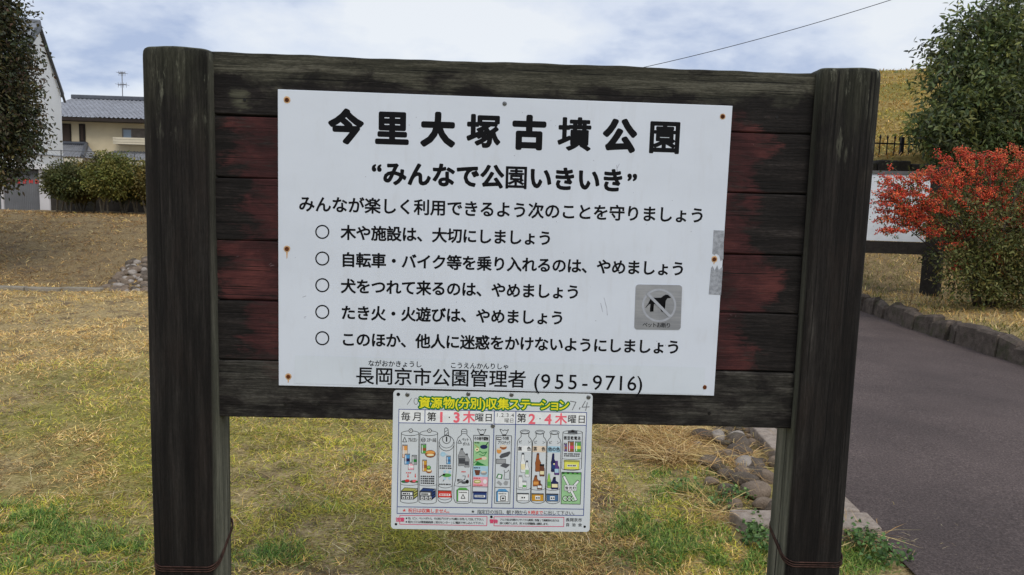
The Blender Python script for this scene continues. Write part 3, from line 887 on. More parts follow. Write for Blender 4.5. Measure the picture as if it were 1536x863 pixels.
# steel can
P = Print(YP); can_outline(P, 630, 656.5, 650, 752.5, 628.4, 654.5)
P.ring(635, 660, 3, 3, .8, bk); P.line([(633, 660), (637, 660)], 1.2, bk, 3); P.text('スチール缶', 641.5, 660.2, 653, 660.6, 6.4, .12, m=bk, xs=.5, ys=1.15)
can(P, 632, 666, 7, 14, 'green', band='brown'); P.ell(645.5, 681, 8.2, 5.8, bk, 1.5); P.ell(645.5, 681, 7.7, 5.3, K['brown'], 2); P.ell(645.5, 678.6, 6.8, 2.6, K['orange'], 3); P.ell(645.5, 682.5, 5.6, 1.6, K['cream'], 4)
can(P, 634, 690, 6, 17, 'amber', band='brown'); P.ell(643, 701.5, 3.4, 3.1, K['dgreen'], 2); P.ell(643, 701, 2.2, 1.9, K['lime'], 3); P.ell(643.5, 707, 4.4, 3, K['brown'], 3); P.ell(643.5, 706, 3.6, 1.4, K['cream'], 4)
for i in range(4): blocks(P, 631, 713.5+i*3.4, 7, 21, bk, 2.0)
crate(P, 629.8, 737, 653.4, 750, 'dgrey', 'navy', 'navy'); P.build('steel_can_picture', PC, poster)
# spray can
P = Print(YP)
P.line([(667, 655), (667, 643), (669, 641.6), (672.2, 644), (673, 655)], lw, bk); P.line([(667.5, 648), (672, 645)], .6, bk); P.line([(668, 653), (672, 649)], .6, bk)
P.ring(669.8, 665, 11.5, 11.5, lw, bk); P.ring(669.8, 663, 10.5, 9, .6, bk, a0=0, a1=180); P.ring(669.8, 659, 6, 6.4, .8, bk); P.rect(669, 655, 670.8, 662.5, bk, 3)
P.line([(658.5, 668), (656.8, 748)], lw, bk); P.line([(681, 668), (677.6, 749)], lw, bk); P.ring(667.2, 748.5, 10.4, 6, lw, bk, a0=0, a1=180); P.ring(667.2, 744, 10.2, 6, .6, bk, a0=0, a1=180)
P.ring(668, 728, 10.2, 4, .6, bk, a0=0, a1=180)
P.ell(664.5, 681.5, 4, 3.6, K['lblue'], 2); P.line([(668, 681), (671, 682)], 1, K['lblue'], 2); can(P, 670, 684, 5.6, 12, 'sky', band='steel')
for i in range(2): blocks(P, 659.5, 698+i*3.3, 6, 18, bk, 1.7)
P.ell(670, 713, 7, 2.8, K['green'], 2); P.ell(666, 712, 2, 1.6, bk, 3)
for x, y in ((667, 707.5), (674.5, 708), (667, 718), (674.5, 717.5)): P.ell(x, y, 2, 2, K['lblue'], 2)
P.line([(659, 716), (663, 713)], 1, bk, 2); P.line([(664.5, 722), (668, 716.5)], .9, bk, 2)
blocks(P, 658.5, 725.5, 7, 18, bk, 1.8)
P.rect(657.5, 736, 677, 746, K['red'], 2, .02); P.rect(657.5, 735.4, 677, 737, K['dbrown'], 3); P.rect(659, 740.5, 675.4, 743.6, K['paper'], 3); blocks(P, 660, 741.2, 6, 14, K['red'], 1.8)
P.build('spray_can_picture', PC, poster)
# plastic bottle
P = Print(YP)
P.line([(692.5, 652), (692, 646), (694, 644), (699, 644), (700.6, 646), (700.3, 652)], lw, bk); P.line([(692.2, 647.5), (700.5, 647.8)], .6, bk); P.line([(692.3, 650.4), (700.4, 650.7)], .6, bk)
P.line([(692.5, 652), (687, 657), (684.8, 664), (685, 700), (683.6, 718), (681, 730), (680.8, 748), (683, 753.6), (687, 755), (701, 755.2), (705.4, 753.4), (706.5, 748), (706.4, 732), (705.2, 716), (706.6, 700), (707.5, 664), (705.6, 658), (700.3, 652)], lw, bk)
P.line([(686.5, 665), (689.4, 660), (692.3, 665)], .8, bk, closed=True); P.text('ペット', 694.5, 659.5, 701.5, 659.8, 5.6, .1, m=bk, xs=.75, ys=1.1); P.text('ボトル', 696, 666.2, 703, 666.5, 5.6, .1, m=bk, xs=.75, ys=1.1)
bottle(P, 693, 673, 11, 26, 'grey', .22, .38, 'dgrey', 'dgrey', .12); bottle(P, 700.3, 681, 7, 20, 'grey', .3, .4, 'dgrey', 'dgrey', .14)
for i in range(5): P.line([(688, 685+i*2.6), (698, 685.2+i*2.6)], .5, bk, 6)
blocks(P, 692, 707, 3, 7, K['red'], 1.4); P.line([(702.5, 712), (702.3, 716)], 1.2, K['red'], 2)
P.ell(690, 721.5, 4.4, 3, K['grey'], 2); P.ell(687.4, 720, 2, 1.2, bk, 3); P.ell(696, 724, 4, 2, K['dgrey'], 2); P.ell(700.8, 722.6, 2.6, 3, bk, 2); P.line([(694, 714), (698, 714), (697, 720)], .7, bk, 2); P.line([(686, 726), (697, 719)], .7, bk, 3)
P.ring(694, 727.5, 12.6, 2.4, .6, bk, a0=0, a1=180)
P.poly([(685, 735), (689, 731.5), (699, 731.6), (703, 735.5)], K['green'], 2); P.rect(685, 735, 703, 752, K['paper'], 2); P.rect(685, 735, 687.4, 752, K['green'], 3); P.line([(685, 735), (703, 735.4), (702.6, 752.4), (685, 752)], .6, bk, 4, closed=True)
P.line([(691.5, 747.6), (694.5, 741.6), (697.5, 747.6)], .9, bk, 4, closed=True); blocks(P, 688.5, 738, 6, 12, bk, 1.2); P.build('plastic_bottle_picture', PC, poster)
# bag of other non-burnables
P = Print(YP)
def bow(P, cx, y):
    P.line([(cx-6.6, y), (cx-2.6, y+8), (cx+2.8, y+8), (cx+6.6, y+.4), (cx+3, y+2), (cx+1, y+.8), (cx-1.4, y+2.4), (cx-4, y+.6)], lw, bk, closed=True); P.rect(cx-2.8, y+7.6, cx+3, y+9.2, bk, 3)
bow(P, 722.6, 643.5)
P.poly([(711, 662.5), (733, 663), (732.2, 699.6), (710, 699)], K['lgreen'], 1); P.poly([(710, 699), (732.2, 699.6), (731.8, 715.6), (709.6, 715)], K['lblue'], 1); P.poly([(709.6, 715), (731.8, 715.6), (731.4, 730), (709.2, 729.4)], K['lpink'], 1)
P.line([(710.5, 653), (734, 653.4), (731.2, 755), (708, 754.4)], lw, bk, 3, closed=True); P.line([(709.2, 730), (731.4, 730.6)], .6, bk, 3)
P.text('その他不燃物', 713, 658, 730.5, 658.4, 5.2, .16, m=bk, xs=.72, ys=1.2)
blocks(P, 712, 663.5, 3, 8, bk, 1.5); P.ell(725.8, 670.5, 5.6, 3.2, K['ink'], 2); P.line([(729, 668), (732, 663.8)], 1.2, bk, 2); P.line([(712, 667), (718, 672)], 1.2, K['olive'], 2); P.ell(715.6, 674.5, 3, 2.8, K['cream'], 2); P.ell(715.6, 674.5, 1.1, 1.1, bk, 3)
P.line([(714, 680), (720, 677), (724, 680), (730, 678), (726, 684), (719, 682)], 1, K['dgreen'], 2); P.ell(726, 687.5, 4, 2.6, K['tan'], 2); P.line([(714, 690), (722, 688)], 2, K['red'], 2); P.poly([(712, 698), (716, 692), (729, 698.5)], K['dgreen'], 2); P.line([(711, 694), (715, 692)], .8, bk, 2)
blocks(P, 710.8, 701, 4, 10, K['ink'], 1.6); P.poly([(711.5, 705), (720.6, 705.2), (719, 713), (713.5, 713)], K['dbrown'], 2); P.ell(725.5, 709.6, 5, 3, K['grey'], 2); P.ell(725.5, 708, 3.6, 1.3, K['tan'], 3)
blocks(P, 710.6, 716.5, 4, 10, K['red'], 1.5); P.ell(716, 722.6, 5.6, 2.8, K['olive'], 2); P.ell(716, 722.4, 4.2, 1.2, K['cream'], 3); P.ell(727.5, 722.5, 2.8, 3.4, K['paper'], 2); blocks(P, 710.2, 727, 6, 14, K['red'], 1.3)
P.rect(709.8, 738, 730, 749, K['navy'], 2); P.rect(709.4, 737, 730.4, 739.4, K['ink'], 3); P.rect(712, 742.6, 727.6, 745.8, K['paper'], 3); blocks(P, 713, 743.3, 6, 13.4, bk, 1.6); P.build('non_burnable_bag_picture', PC, poster)
# bag of plastics
P = Print(YP); bow(P, 756.3, 644)
P.line([(744, 653.4), (767.4, 653.8), (764.8, 755.6), (741.8, 755)], lw, bk, 3, closed=True); P.line([(742.6, 731), (765.4, 731.4)], .6, bk, 3)
P.text('その他', 755, 657.6, 761.5, 657.8, 4.8, .14, m=bk, xs=.8, ys=1.2); P.rect(745, 655.5, 752, 660, bk, 2); blocks(P, 745.8, 656.6, 3, 6, K['paper'], 2.2)
P.text('プラスチック', 748, 664, 764, 664.4, 4.8, .1, m=bk, xs=.72, ys=1.3)
P.ell(755, 671, 5.2, 3.6, K['brown'], 2); P.ell(755, 669.2, 5.2, 1.8, K['tan'], 3); P.ell(748.6, 676.5, 3.6, 4, K['orange'], 3); P.ell(748.6, 673.6, 3.6, 1.3, K['tan'], 4)
P.poly([(749, 685), (752, 681), (764.6, 677), (765.6, 680), (762, 684.6), (751, 688)], K['dgrey'], 2); P.rect(744.6, 688.6, 758.6, 696, K['grey'], 2); P.line([(744.6, 688.6), (758.6, 688.9), (758.4, 696), (744.6, 695.6)], .5, bk, 3, closed=True)
P.poly([(750, 699), (755.6, 694.6), (765.4, 697), (759, 702.4)], K['dgrey'], 3.4); P.line([(756, 705), (757, 709), (761, 708), (763, 705), (764.4, 709), (764, 719), (756, 718.8), (757, 709)], .6, bk, 2)
P.poly([(744, 717), (747, 710.5), (754, 712), (752.6, 719)], K['dgreen'], 2); P.poly([(746, 716.5), (748, 712), (752, 713), (751, 717.6)], K['paper'], 3); P.poly([(744.6, 724), (748, 721), (753.6, 726), (751, 729)], K['grey'], 2); P.poly([(755, 725), (758, 721), (762.6, 722.6), (761, 728), (757, 728)], K['grey'], 2)
P.poly([(744.6, 737.6), (748, 733.6), (758, 733.6), (762.6, 737.6)], K['sky'], 2); P.rect(744.6, 737.4, 762.6, 752.4, K['paper'], 2); P.rect(744.6, 737.4, 747, 752.4, K['sky'], 3); P.line([(744.6, 737.4), (762.6, 737.8), (762.2, 752.8), (744.6, 752.4)], .6, bk, 4, closed=True); P.line([(751, 744), (758, 744), (758, 751), (751, 751)], 1, bk, 4, closed=True); P.ell(754.5, 747.5, 1.8, 1.5, bk, 4); blocks(P, 748, 740, 5, 12, bk, 1.4)
P.build('plastic_bag_picture', PC, poster)
# three glass bottles
for (n0, n1, b0, b1, f0, f1, tint, t2, lab) in ((781.7, 793.2, 776, 798, 774.6, 795.6, 'paper', '無色', 'grey'), (804.2, 815.4, 798.8, 819.8, 796.4, 817.6, 'tan', '茶色', 'amber'), (826.2, 837.4, 821, 841.6, 818.6, 839.6, 'lblue', '他の色', 'steel')):
    P = Print(YP); c0 = (n0+n1)/2; dy = (n0-781)*.02
    P.ring(c0, 648+dy, (n1-n0)/2+1.4, 3, lw, bk); P.ring(c0, 648.5+dy, (n1-n0)/2-.6, 1.9, .6, K['dgrey'])
    P.line([(n0, 650+dy), (n0, 655+dy), (n0-2.5, 658+dy), (b0+.6, 661+dy), (b0, 665+dy), (f0, 750+dy)], lw, bk); P.line([(n1, 650+dy), (n1, 655+dy), (n1+2.5, 658+dy), (b1-.6, 661+dy), (b1, 665+dy), (f1, 750+dy)], lw, bk)
    P.ring((f0+f1)/2, 750+dy, (f1-f0)/2, 4.8, lw, bk, a0=0, a1=180); P.ring((f0+f1)/2, 732+dy, (f1-f0)/2, 3, .6, bk, a0=0, a1=180)
    P.text('ビン', b0+4.6, 663+dy, b1-4.2, 663.3+dy, 5.2, .08, m=bk); P.rect(b0+.2, 668.5+dy, b1-1, 677.8+dy, K[tint], 1)
    P.text(t2, b0+4, 673+dy, b1-4.6, 673.4+dy, 7.2, .15, m=bk, xs=.85, lay=3)
    if lab == 'grey':
        bottle(P, 784.5, 680, 7, 29, 'paper', .4, .5, 'cream', 'dgrey'); bottle(P, 790.6, 691.5, 6, 24, 'paper', .36, .5, 'lgreen', 'dgrey'); bottle(P, 780.8, 713.5, 6.6, 18, 'paper', .7, .25, None, 'grey', .1); bottle(P, 786.6, 721.6, 6.4, 11, 'paper', .85, .2, 'green', 'grey', .1)
    elif lab == 'amber':
        bottle(P, 807, 680.5, 8, 27, 'brown', .34, .5, None, 'dbrown'); bottle(P, 813, 697, 7, 17.5, 'dbrown', .8, .3, 'cream', 'black', .1); bottle(P, 804, 713.5, 9, 16, 'brown', .3, .5, 'orange', 'dbrown'); bottle(P, 809.4, 721.5, 7, 12.6, 'dbrown', .3, .45, 'paper', 'dbrown')
    else:
        bottle(P, 830, 681, 6.6, 27, 'ink', .34, .45, 'navy', 'ink'); P.ell(831, 696, 1.3, 1.3, K['cream'], 6); bottle(P, 835, 692, 7, 20.5, 'purple', .4, .4, 'lblue', 'purple'); bottle(P, 823.6, 711, 5.4, 21, 'lime', .4, .45, 'green', 'lgreen'); bottle(P, 832, 716, 10.4, 18, 'ink', .24, .42, 'cream', 'black')
    P.rect(f0+1.4, 740.5+dy, f1-2.4, 751+dy, K[lab if lab != 'grey' else 'paper'], 1); P.rect(f0+1, 739.4+dy, f1-2, 741.4+dy, K['dgrey'], 2); P.rect(f0+6.5, 743.4+dy, f1-7.4, 749+dy, K['paper'], 2)
    P.rect(f0+7.6, 745.4+dy, f0+9.8, 747.6+dy, bk, 3); P.rect(f0+11, 745.4+dy, f0+13, 747.6+dy, bk, 3)
    P.line([(f0+1.4, 740.5+dy), (f1-2.4, 740.8+dy), (f1-2.4, 751.2+dy), (f0+1.4, 751+dy)], .5, bk, 3, closed=True)
    P.build('glass_bottle_picture', PC, poster)
# batteries, fluorescent tubes
P = Print(YP)
P.ring(859, 648.6, 14.5, 2.6, lw, bk); P.rect(852, 646.4, 866, 650, K['dgrey'], 3); P.ell(859, 646.6, 3, 1.6, bk, 4); P.line([(844.4, 649), (842.6, 702)], lw, bk); P.line([(873.6, 649), (872, 703)], lw, bk); P.ring(857.3, 702.6, 14.7, 3, lw, bk, a0=0, a1=180)
P.text('筒型乾電池', 848, 657.2, 868.5, 657.6, 5.6, .16, m=bk, xs=.85, ys=1.1)
can(P, 846, 665, 4, 12, 'purple', band='brown'); can(P, 852.4, 662, 8, 15.6, 'brown', band='magenta'); can(P, 863, 662.4, 8, 15.4, 'green', band='lemon')
for i in range(2): blocks(P, 846, 680+i*3, 8, 24, bk, 1.6)
P.ring(857.6, 687, 14.6, 2.2, .6, bk, a0=0, a1=180)
P.rect(846.4, 691.4, 869, 704, K['lemon'], 1); P.rect(845.6, 690, 869.6, 693, K['olive'], 2); P.rect(850.6, 697, 865, 700, K['paper'], 2); blocks(P, 851.6, 697.6, 5, 12.6, bk, 1.6); P.line([(846.4, 691.4), (869, 691.9), (868.4, 704.4), (846, 704)], .5, bk, 3, closed=True)
P.poly([(842.6, 708.4), (872, 709), (870.4, 756.4), (841.6, 755.8)], K['lgreen'], 1); P.line([(842.6, 708.4), (872, 709), (870.4, 756.4), (841.6, 755.8)], lw, bk, 3, closed=True); P.rect(842, 708, 872, 711.4, K['green'], 2)
for i in range(4): P.rect(843.6+i*7, 709, 846.6+i*7, 710.6, bk, 3)
P.line([(846, 715), (864, 750)], 4.2, bk, 2); P.line([(846.2, 715.4), (863.8, 749.6)], 3, K['paper'], 3); P.line([(867, 722), (853, 738)], 4.2, bk, 2.4); P.line([(866.8, 722.4), (853.2, 737.6)], 3, K['paper'], 3.4)
for x in (848, 854, 860): P.ring(x, 748, 4, 4, .8, bk, 2.6); P.ring(x, 748, 2.6, 2.6, .9, K['paper'], 2.5)
P.rect(846.4, 727.4, 865, 736, bk, 5); P.rect(846.8, 727.8, 864.6, 735.6, K['paper'], 6); P.text('蛍光灯', 850, 731.8, 861.5, 732.2, 5.4, .1, m=bk, lay=8)
P.build('battery_and_tube_picture', PC, poster)
hole_m = plain('empty_screw_hole', (16, 15, 14), .7, .2)
for px, py in ((611.2, 592), (702.5, 591), (767.3, 592.3), (882.8, 596), (739.3, 639)):
    screw(px, py, YP, 3.3, steel_m, poster)
for px, py, r_ in ((597.5, 591.7, 2.7), (594, 786.5, 1.9), (737, 775.5, 2.1), (877, 790.2, 1.9)):
    P = Print(YP); P.ell(px, py, r_, r_, 0, 1.5); P.build('screw_hole', hole_m, poster)

# ------------------------------------------------------------------ kerbs and path edging
def stone_mat(name, lo, hi, sc=9, moss=0.0):
    g = G(name)
    o = g.geo('Position'); a = g.noise(o, sc, 5, .65); b = g.noise(o, sc*9, 4, .7)
    k = g.ramp(g.m('ADD', g.m('MULTIPLY', a, .6), g.m('MULTIPLY', b, .4)), (.3, lo), (.7, hi))
    if moss: k = g.mix(g.rng(g.noise(o, sc*.6, 4, .6), .5, .7, 0, moss), k, (.05, .055, .025))
    g.bump(g.m('ADD', a, b), .6, .02)
    return g.done(k, .9, .2)
kerb_m = stone_mat('kerb_stone', (.020, .016, .013), (.185, .148, .122), 9, .6)
granite_m = stone_mat('granite', (.17, .135, .11), (.52, .44, .37), 24)
R = random.Random(11)
mb = MB(); y = 3.0
while y < 34:
    L = R.uniform(.22, .44)
    xa, xb = xk(y)+R.uniform(-.05, .03), xk(y+L-.012)+R.uniform(-.05, .03)
    h0, h1 =   .245+R.uniform(-.05, .04), .245+R.uniform(-.05, .04); th = .15
    y2 = y+L-R.uniform(.008, .022)
    bev = R.uniform(.025, .05)
    bot = [(xa-.03, y, -.1), (xa+th, y, -.1), (xb+th, y2, -.1), (xb-.03, y2, -.1)]
    mid = [(xa, y, h0-bev), (xa+th, y, h0-bev), (xb+th, y2, h1-bev), (xb, y2, h1-bev)]
    top = [(xa+bev, y+bev*.7, h0), (xa+th-bev, y+bev*.7, h0), (xb+th-bev, y2-bev*.7, h1), (xb+bev, y2-bev*.7, h1)]
    mb.hexa(bot, mid); mb.f.pop(-5); mb.m.pop()
    b0 = len(mb.v); mb.v.extend(top)
    for a_, b_ in ((0, 1), (1, 2), (2, 3), (3, 0)): mb.f.append([b0-4+a_, b0-4+b_, b0+b_, b0+a_]); mb.m.append(0)
    mb.f.append([b0, b0+1, b0+2, b0+3]); mb.m.append(0)
    y += L
prop(mb.build('kerb', kerb_m), kind='structure')
# granite edging of the cobble bed: one slab across the near end, slabs along the path
mb = MB(); hk = .075
mb.hexa([(1.205, 3.20, -.05), (1.83, 3.17, -.05), (1.85, 3.35, -.05), (1.18, 3.36, -.05)], [(1.205, 3.20, hk), (1.83, 3.17, hk), (1.85, 3.35, hk), (1.18, 3.36, hk)])
prop(mb.build('kerb', granite_m, bevel=.008), kind='structure')
mb = MB(); y = 3.375
for i in range(7):
    y2 = y+.595
    f = lambda yy: float(xl(yy))-.075
    mb.hexa([(f(y)-.15, y, -.05), (f(y), y, -.05), (f(y2), y2, -.05), (f(y2)-.15, y2, -.05)], [(f(y)-.15, y, hk-.004), (f(y), y, hk-.004), (f(y2), y2, hk-.004), (f(y2)-.15, y2, hk-.004)])
    y = y2+.008
prop(mb.build('kerb', granite_m, bevel=.008), kind='structure')
# low stone line at the foot of the bank
mb = MB(); x = -12.0
while x < -5.9:
    L = R.uniform(.35, .8); z = float(hz(x, 11.15))
    mb.box((x, 11.10+R.uniform(-.03, .03), z-.1), (x+L-.03, 11.24, z+R.uniform(.035, .075)), rot=R.uniform(-.03, .03)); x += L
prop(mb.build('kerb', stone_mat('old_edging_stone', (.15, .13, .10), (.40, .36, .29), 8), bevel=.012), kind='structure')

# ------------------------------------------------------------------ cobbles
def cobble_mesh(seed, mat):
    bm = bmesh.new(); bmesh.ops.create_icosphere(bm, subdivisions=3, radius=1)
    R_ = np.random.default_rng(seed); ph = R_.uniform(0, 6, 9)
    for v in bm.verts:
        x, y, z = v.co
        k = 1+.10*math.sin(2.1*x+ph[0]+1.3*y)+.08*math.sin(2.7*y+ph[1]+z)+.05*math.sin(4.3*z+ph[2]+2*x)+.02*math.sin(9*x+ph[3]+7*y)
        v.co = Vector((x, y, max(z, -.6)))*k
    me = bpy.data.meshes.new('cobble'); bm.to_mesh(me); bm.free()
    me.materials.append(mat); me.polygons.foreach_set('use_smooth', [True]*len(me.polygons)); return me
cob_m = [stone_mat('dark_cobble', (.040, .032, .026), (.20, .163, .13), 11, .35), stone_mat('brown_cobble', (.085, .063, .047), (.32, .25, .19), 12, .25), stone_mat('pale_cobble', (.18, .155, .135), (.50, .45, .40), 13, .15)]
cob = [[cobble_mesh(3*t+k, cob_m[t]) for k in range(3)] for t in range(3)]
def cobble(x, y, z, sx, sy, sz, rz, tone, label, group):
    o = bpy.data.objects.new('cobble', random.choice(cob[tone])); COL.objects.link(o)
    o.location = (x, y, z); o.scale = (sx, sy, sz); o.rotation_euler = (random.uniform(-.12, .12), random.uniform(-.12, .12), rz)
    return prop(o, label, 'cobble', group)
GR = 'cobbles set in the bed beside the path'
for u, v, wd, hg, t, lb in ((428, 222, 58, 42, 2, 'pale whitish cobble at the far edge of the bed, just under the plank'), (500, 222, 66, 34, 2, 'buff pale cobble at the far edge of the bed beside the whitish one'),
        (547, 242, 42, 26, 1, 'small brown cobble near the far edging slab'), (368, 216, 92, 36, 0, 'wide dark cobble half hidden under the plank, left of the whitish one'),
        (268, 280, 52, 30, 0, 'small dark cobble lying alone in dry straw, leftmost of the bed'), (395, 310, 84, 36, 1, 'flat brown cobble on the left border of the bed'),
        (502, 275, 100, 48, 0, 'broad dark cobble in the middle of the far half of the bed'), (428, 333, 62, 36, 0, 'round blackish cobble on the left border of the bed'),
        (534, 318, 98, 50, 2, 'big pale rounded cobble with a dark foot in the middle of the bed'), (626, 314, 46, 44, 1, 'brown cobble touching the right post, upper one'),
        (460, 358, 72, 36, 0, 'dark oval cobble in front of the round blackish one'), (570, 352, 98, 40, 0, 'wide dark cobble below the big pale rounded one'),
        (520, 375, 112, 42, 0, 'long dark flat cobble across the middle of the bed'), (402, 382, 62, 24, 1, 'low brown cobble sunk in straw at the left border'),
        (465, 412, 78, 46, 0, 'dark cobble left of the largest one'), (565, 412, 124, 58, 1, 'largest cobble, brown with a pale back, beside the right post'),
        (490, 470, 62, 48, 1, 'roundish cobble among green weeds near the granite slab'), (592, 464, 92, 38, 1, 'half buried cobble by the right post behind the granite slab'),
        (540, 512, 92, 24, 0, 'flat dark cobble right behind the granite slab'), (600, 250, 40, 26, 0, 'small dark cobble beside the far edging slab'), (350, 250, 46, 22, 1, 'small brown cobble sunk in straw left of the broad dark one'),
        (455, 245, 44, 20, 0, 'small dark cobble below the whitish one')):
    c = on_z(900+u/2.415, 560+(v+hg*.30)/2.415, .03); k = c[1]/F_PX/2.415
    sx = wd*k*.48; sz = max(hg*k*.62, .02)
    cobble(c[0], c[1], .02+.35*sz, sx, sx*random.uniform(.7, .95), sz, random.uniform(-.3, .3), t, lb, GR)
for i in range(16):
    y = random.uniform(3.5, 6.4); x = random.uniform(1.50, float(xl(y))-.32)
    if y < 4.3: x = random.uniform(1.45, 1.62)
    s_ = random.uniform(.05, .085)
    cobble(x, y, .015, s_, s_*.8, s_*.7, random.uniform(0, 3), random.choice((0, 0, 1)), 'dull cobble of the bed hidden behind the right post and plank', 'cobbles behind the right post')
for i in range(26):
    px_, py_ = random.uniform(1000, 1150), random.uniform(641, 720)
    if px_ < 1040+(py_-640)*.6: continue
    c = on_z(px_, py_, .02); s_ = random.uniform(.022, .045)
    cobble(c[0], c[1], .012, s_, s_*.8, s_*.7, random.uniform(0, 3), random.choice((0, 1, 1)), 'small stone wedged between the larger cobbles of the bed', 'small stones of the cobble bed')
GL = 'grey stones heaped at the foot of the bank'
R = random.Random(5); np_ = 0
spots = []
while np_ < 170:
    px, py = R.uniform(146, 262), R.uniform(386, 441)
    edge = 440-(px-146)*.95
    if py < max(388, edge): continue
    spots.append((px, py)); np_ += 1
spots.sort(key=lambda q: q[1])
for px, py in spots:
    t = (441-py)/55; Y = 11.15+2.6*t
    c = on_y(px, py, Y); x, y = c[0], Y; z = float(hz(x, y))
    s_ = R.uniform(.04, .088)
    cobble(x, y, max(z, c[2])-.01, s_, s_*.8, s_*.72, R.uniform(0, 3), R.choice((1, 1, 2, 0)), 'grey rounded stone in the heap at the foot of the dry bank', GL)

# ------------------------------------------------------------------ grass
grass_m = G('grass_blades'); grass_mat = grass_m.leafy(grass_m.attr(), .12)
def blades(name, x, y, z, L, W, tilt, az, col, curl=.5, kind='stuff'):
    n = len(x)
    d = np.stack([np.sin(tilt)*np.cos(az), np.sin(tilt)*np.sin(az), np.cos(tilt)], 1)
    t2 = np.minimum(tilt+curl*rng.uniform(.3, 1.2, n), 1.75)
    az2 = az+rng.normal(0, .35, n)
    d2 = np.stack([np.sin(t2)*np.cos(az2), np.sin(t2)*np.sin(az2), np.cos(t2)], 1)
    # widen across the blade, leaning towards facing the sky/camera
    sd = np.stack([-np.sin(az), np.cos(az), np.zeros(n)], 1)+rng.normal(0, .35, (n, 3))
    sd -= d*(sd*d).sum(1, keepdims=True); sd /= np.linalg.norm(sd, axis=1, keepdims=True)
    b = np.stack([x, y, z-.004], 1); w2 = (W/2)[:, None]; L = L[:, None]
    m_ = b+d*L*.55; t_ = m_+d2*L*.45
    zmin = b[:, 2]+.004
    for q in (m_, t_): q[:, 2] = np.maximum(q[:, 2], zmin+.004*rng.uniform(0, 1, n))
    V = np.stack([b-sd*w2, b+sd*w2, m_+sd*w2*.85, m_-sd*w2*.85, t_], 1)
    o = np_mesh(name, V, [(0, 1, 2, 3), (3, 2, 4)], grass_mat, None, col)
    return prop(o, kind=kind)
def pal(n, cols, wts):
    c = np.array([lin(*q) for q in cols]); i = rng.choice(len(cols), n, p=np.array(wts)/sum(wts))
    k = c[i]*rng.uniform(.72, 1.28, (n, 1)); return k*rng.normal(1, .05, (n, 3)).clip(.85, 1.15)
STRAW = ((224, 190, 118), (198, 160, 92), (240, 214, 152), (150, 114, 64), (188, 164, 78), (104, 80, 46))
# 1: thatch of dry cut grass over the whole lawn, thinning with distance
def field(n_try, y0, y1, xw):
    t = rng.uniform(0, 1, n_try); y = y0*(y1/y0)**t            # density ~ 1/y per row
    x = rng.uniform(-1, 1, n_try)*(xw*y+.5)
    return x, y
def on_lawn(x, y):
    k = (x < xl(y)-.3) & ~((x > 1.36) & (y > 3.15) & (y < 6.6))
    return k & ~((x > 1.14) & (x < 1.9) & (y > 3.12) & (y < 3.42))
x, y = field(560000, 2.35, 19.5, .80)
d = on_lawn(x, y)
bare = fbm(x*1.6, y*1.6, 41)
d &= (rng.uniform(0, 1, len(x)) < np.clip(1.5-2.6*(bare-.36)*2, .22, 1)*np.clip(.5+1.4*(fbm(x*6, y*6, 91, 3)-.2), .5, 1))
x, y = x[d], y[d]; n = len(x)
gm = sm((fbm(x*.8, y*.8, 55)-.46)/.14)*sm((8.5-y)/4.5)          # yellowish-green moss zones
gm2 = sm((fbm(x*2.6, y*2.6, 77)-.55)/.1)*sm((6-y)/3)
bank = sm((y-11.0)/1.2)
c = pal(n, STRAW, (30, 26, 18, 12, 10, 6))
cm = pal(n, ((186, 178, 58), (158, 160, 52), (206, 190, 82), (122, 134, 50)), (3, 3, 2, 2))
cb = pal(n, ((158, 120, 66), (124, 92, 52), (186, 146, 86), (92, 68, 40)), (3, 3, 2, 2))
u = rng.uniform(0, 1, n)[:, None]
c = np.where(u < (gm*.75+gm2*.3)[:, None], cm, c)
c = np.where(u > 1-.75*bank[:, None], cb, c)
c = c*(.62+.95*fbm(x*3.2, y*3.2, 66, 3)*(.75+.5*vnoise(x*11, y*11, 67)))[:, None]*1.04
ds = np.maximum(1, y/4.2)
blades('lawn_grass', x, y, hz(x, y), rng.uniform(.018, .070, n)*ds**.55, rng.uniform(.0017, .0034, n)*ds**.8, rng.uniform(.85, 1.56, n), rng.uniform(0, 6.283, n), c, .45)
x, y = field(330000, 2.3, 6.2, .80); k = on_lawn(x, y); x, y = x[k], y[k]; n = len(x)
gm = sm((fbm(x*.8, y*.8, 55)-.44)/.14)*sm((8.5-y)/4.5)
c = np.where(rng.uniform(0, 1, (n, 1)) < (gm*.8)[:, None], pal(n, ((150, 146, 48), (120, 124, 42), (178, 166, 70), (86, 92, 38)), (3, 3, 2, 2)), pal(n, ((176, 146, 88), (142, 112, 64), (208, 180, 124), (96, 72, 42), (70, 54, 34)), (3, 3, 2, 3, 2)))
c = c*(.6+.8*fbm(x*7, y*7, 29, 3))[:, None]
blades('lawn_thatch', x, y, hz(x, y), rng.uniform(.010, .034, n), rng.uniform(.0016, .0034, n), rng.uniform(1.0, 1.58, n), rng.uniform(0, 6.283, n), c, .5)
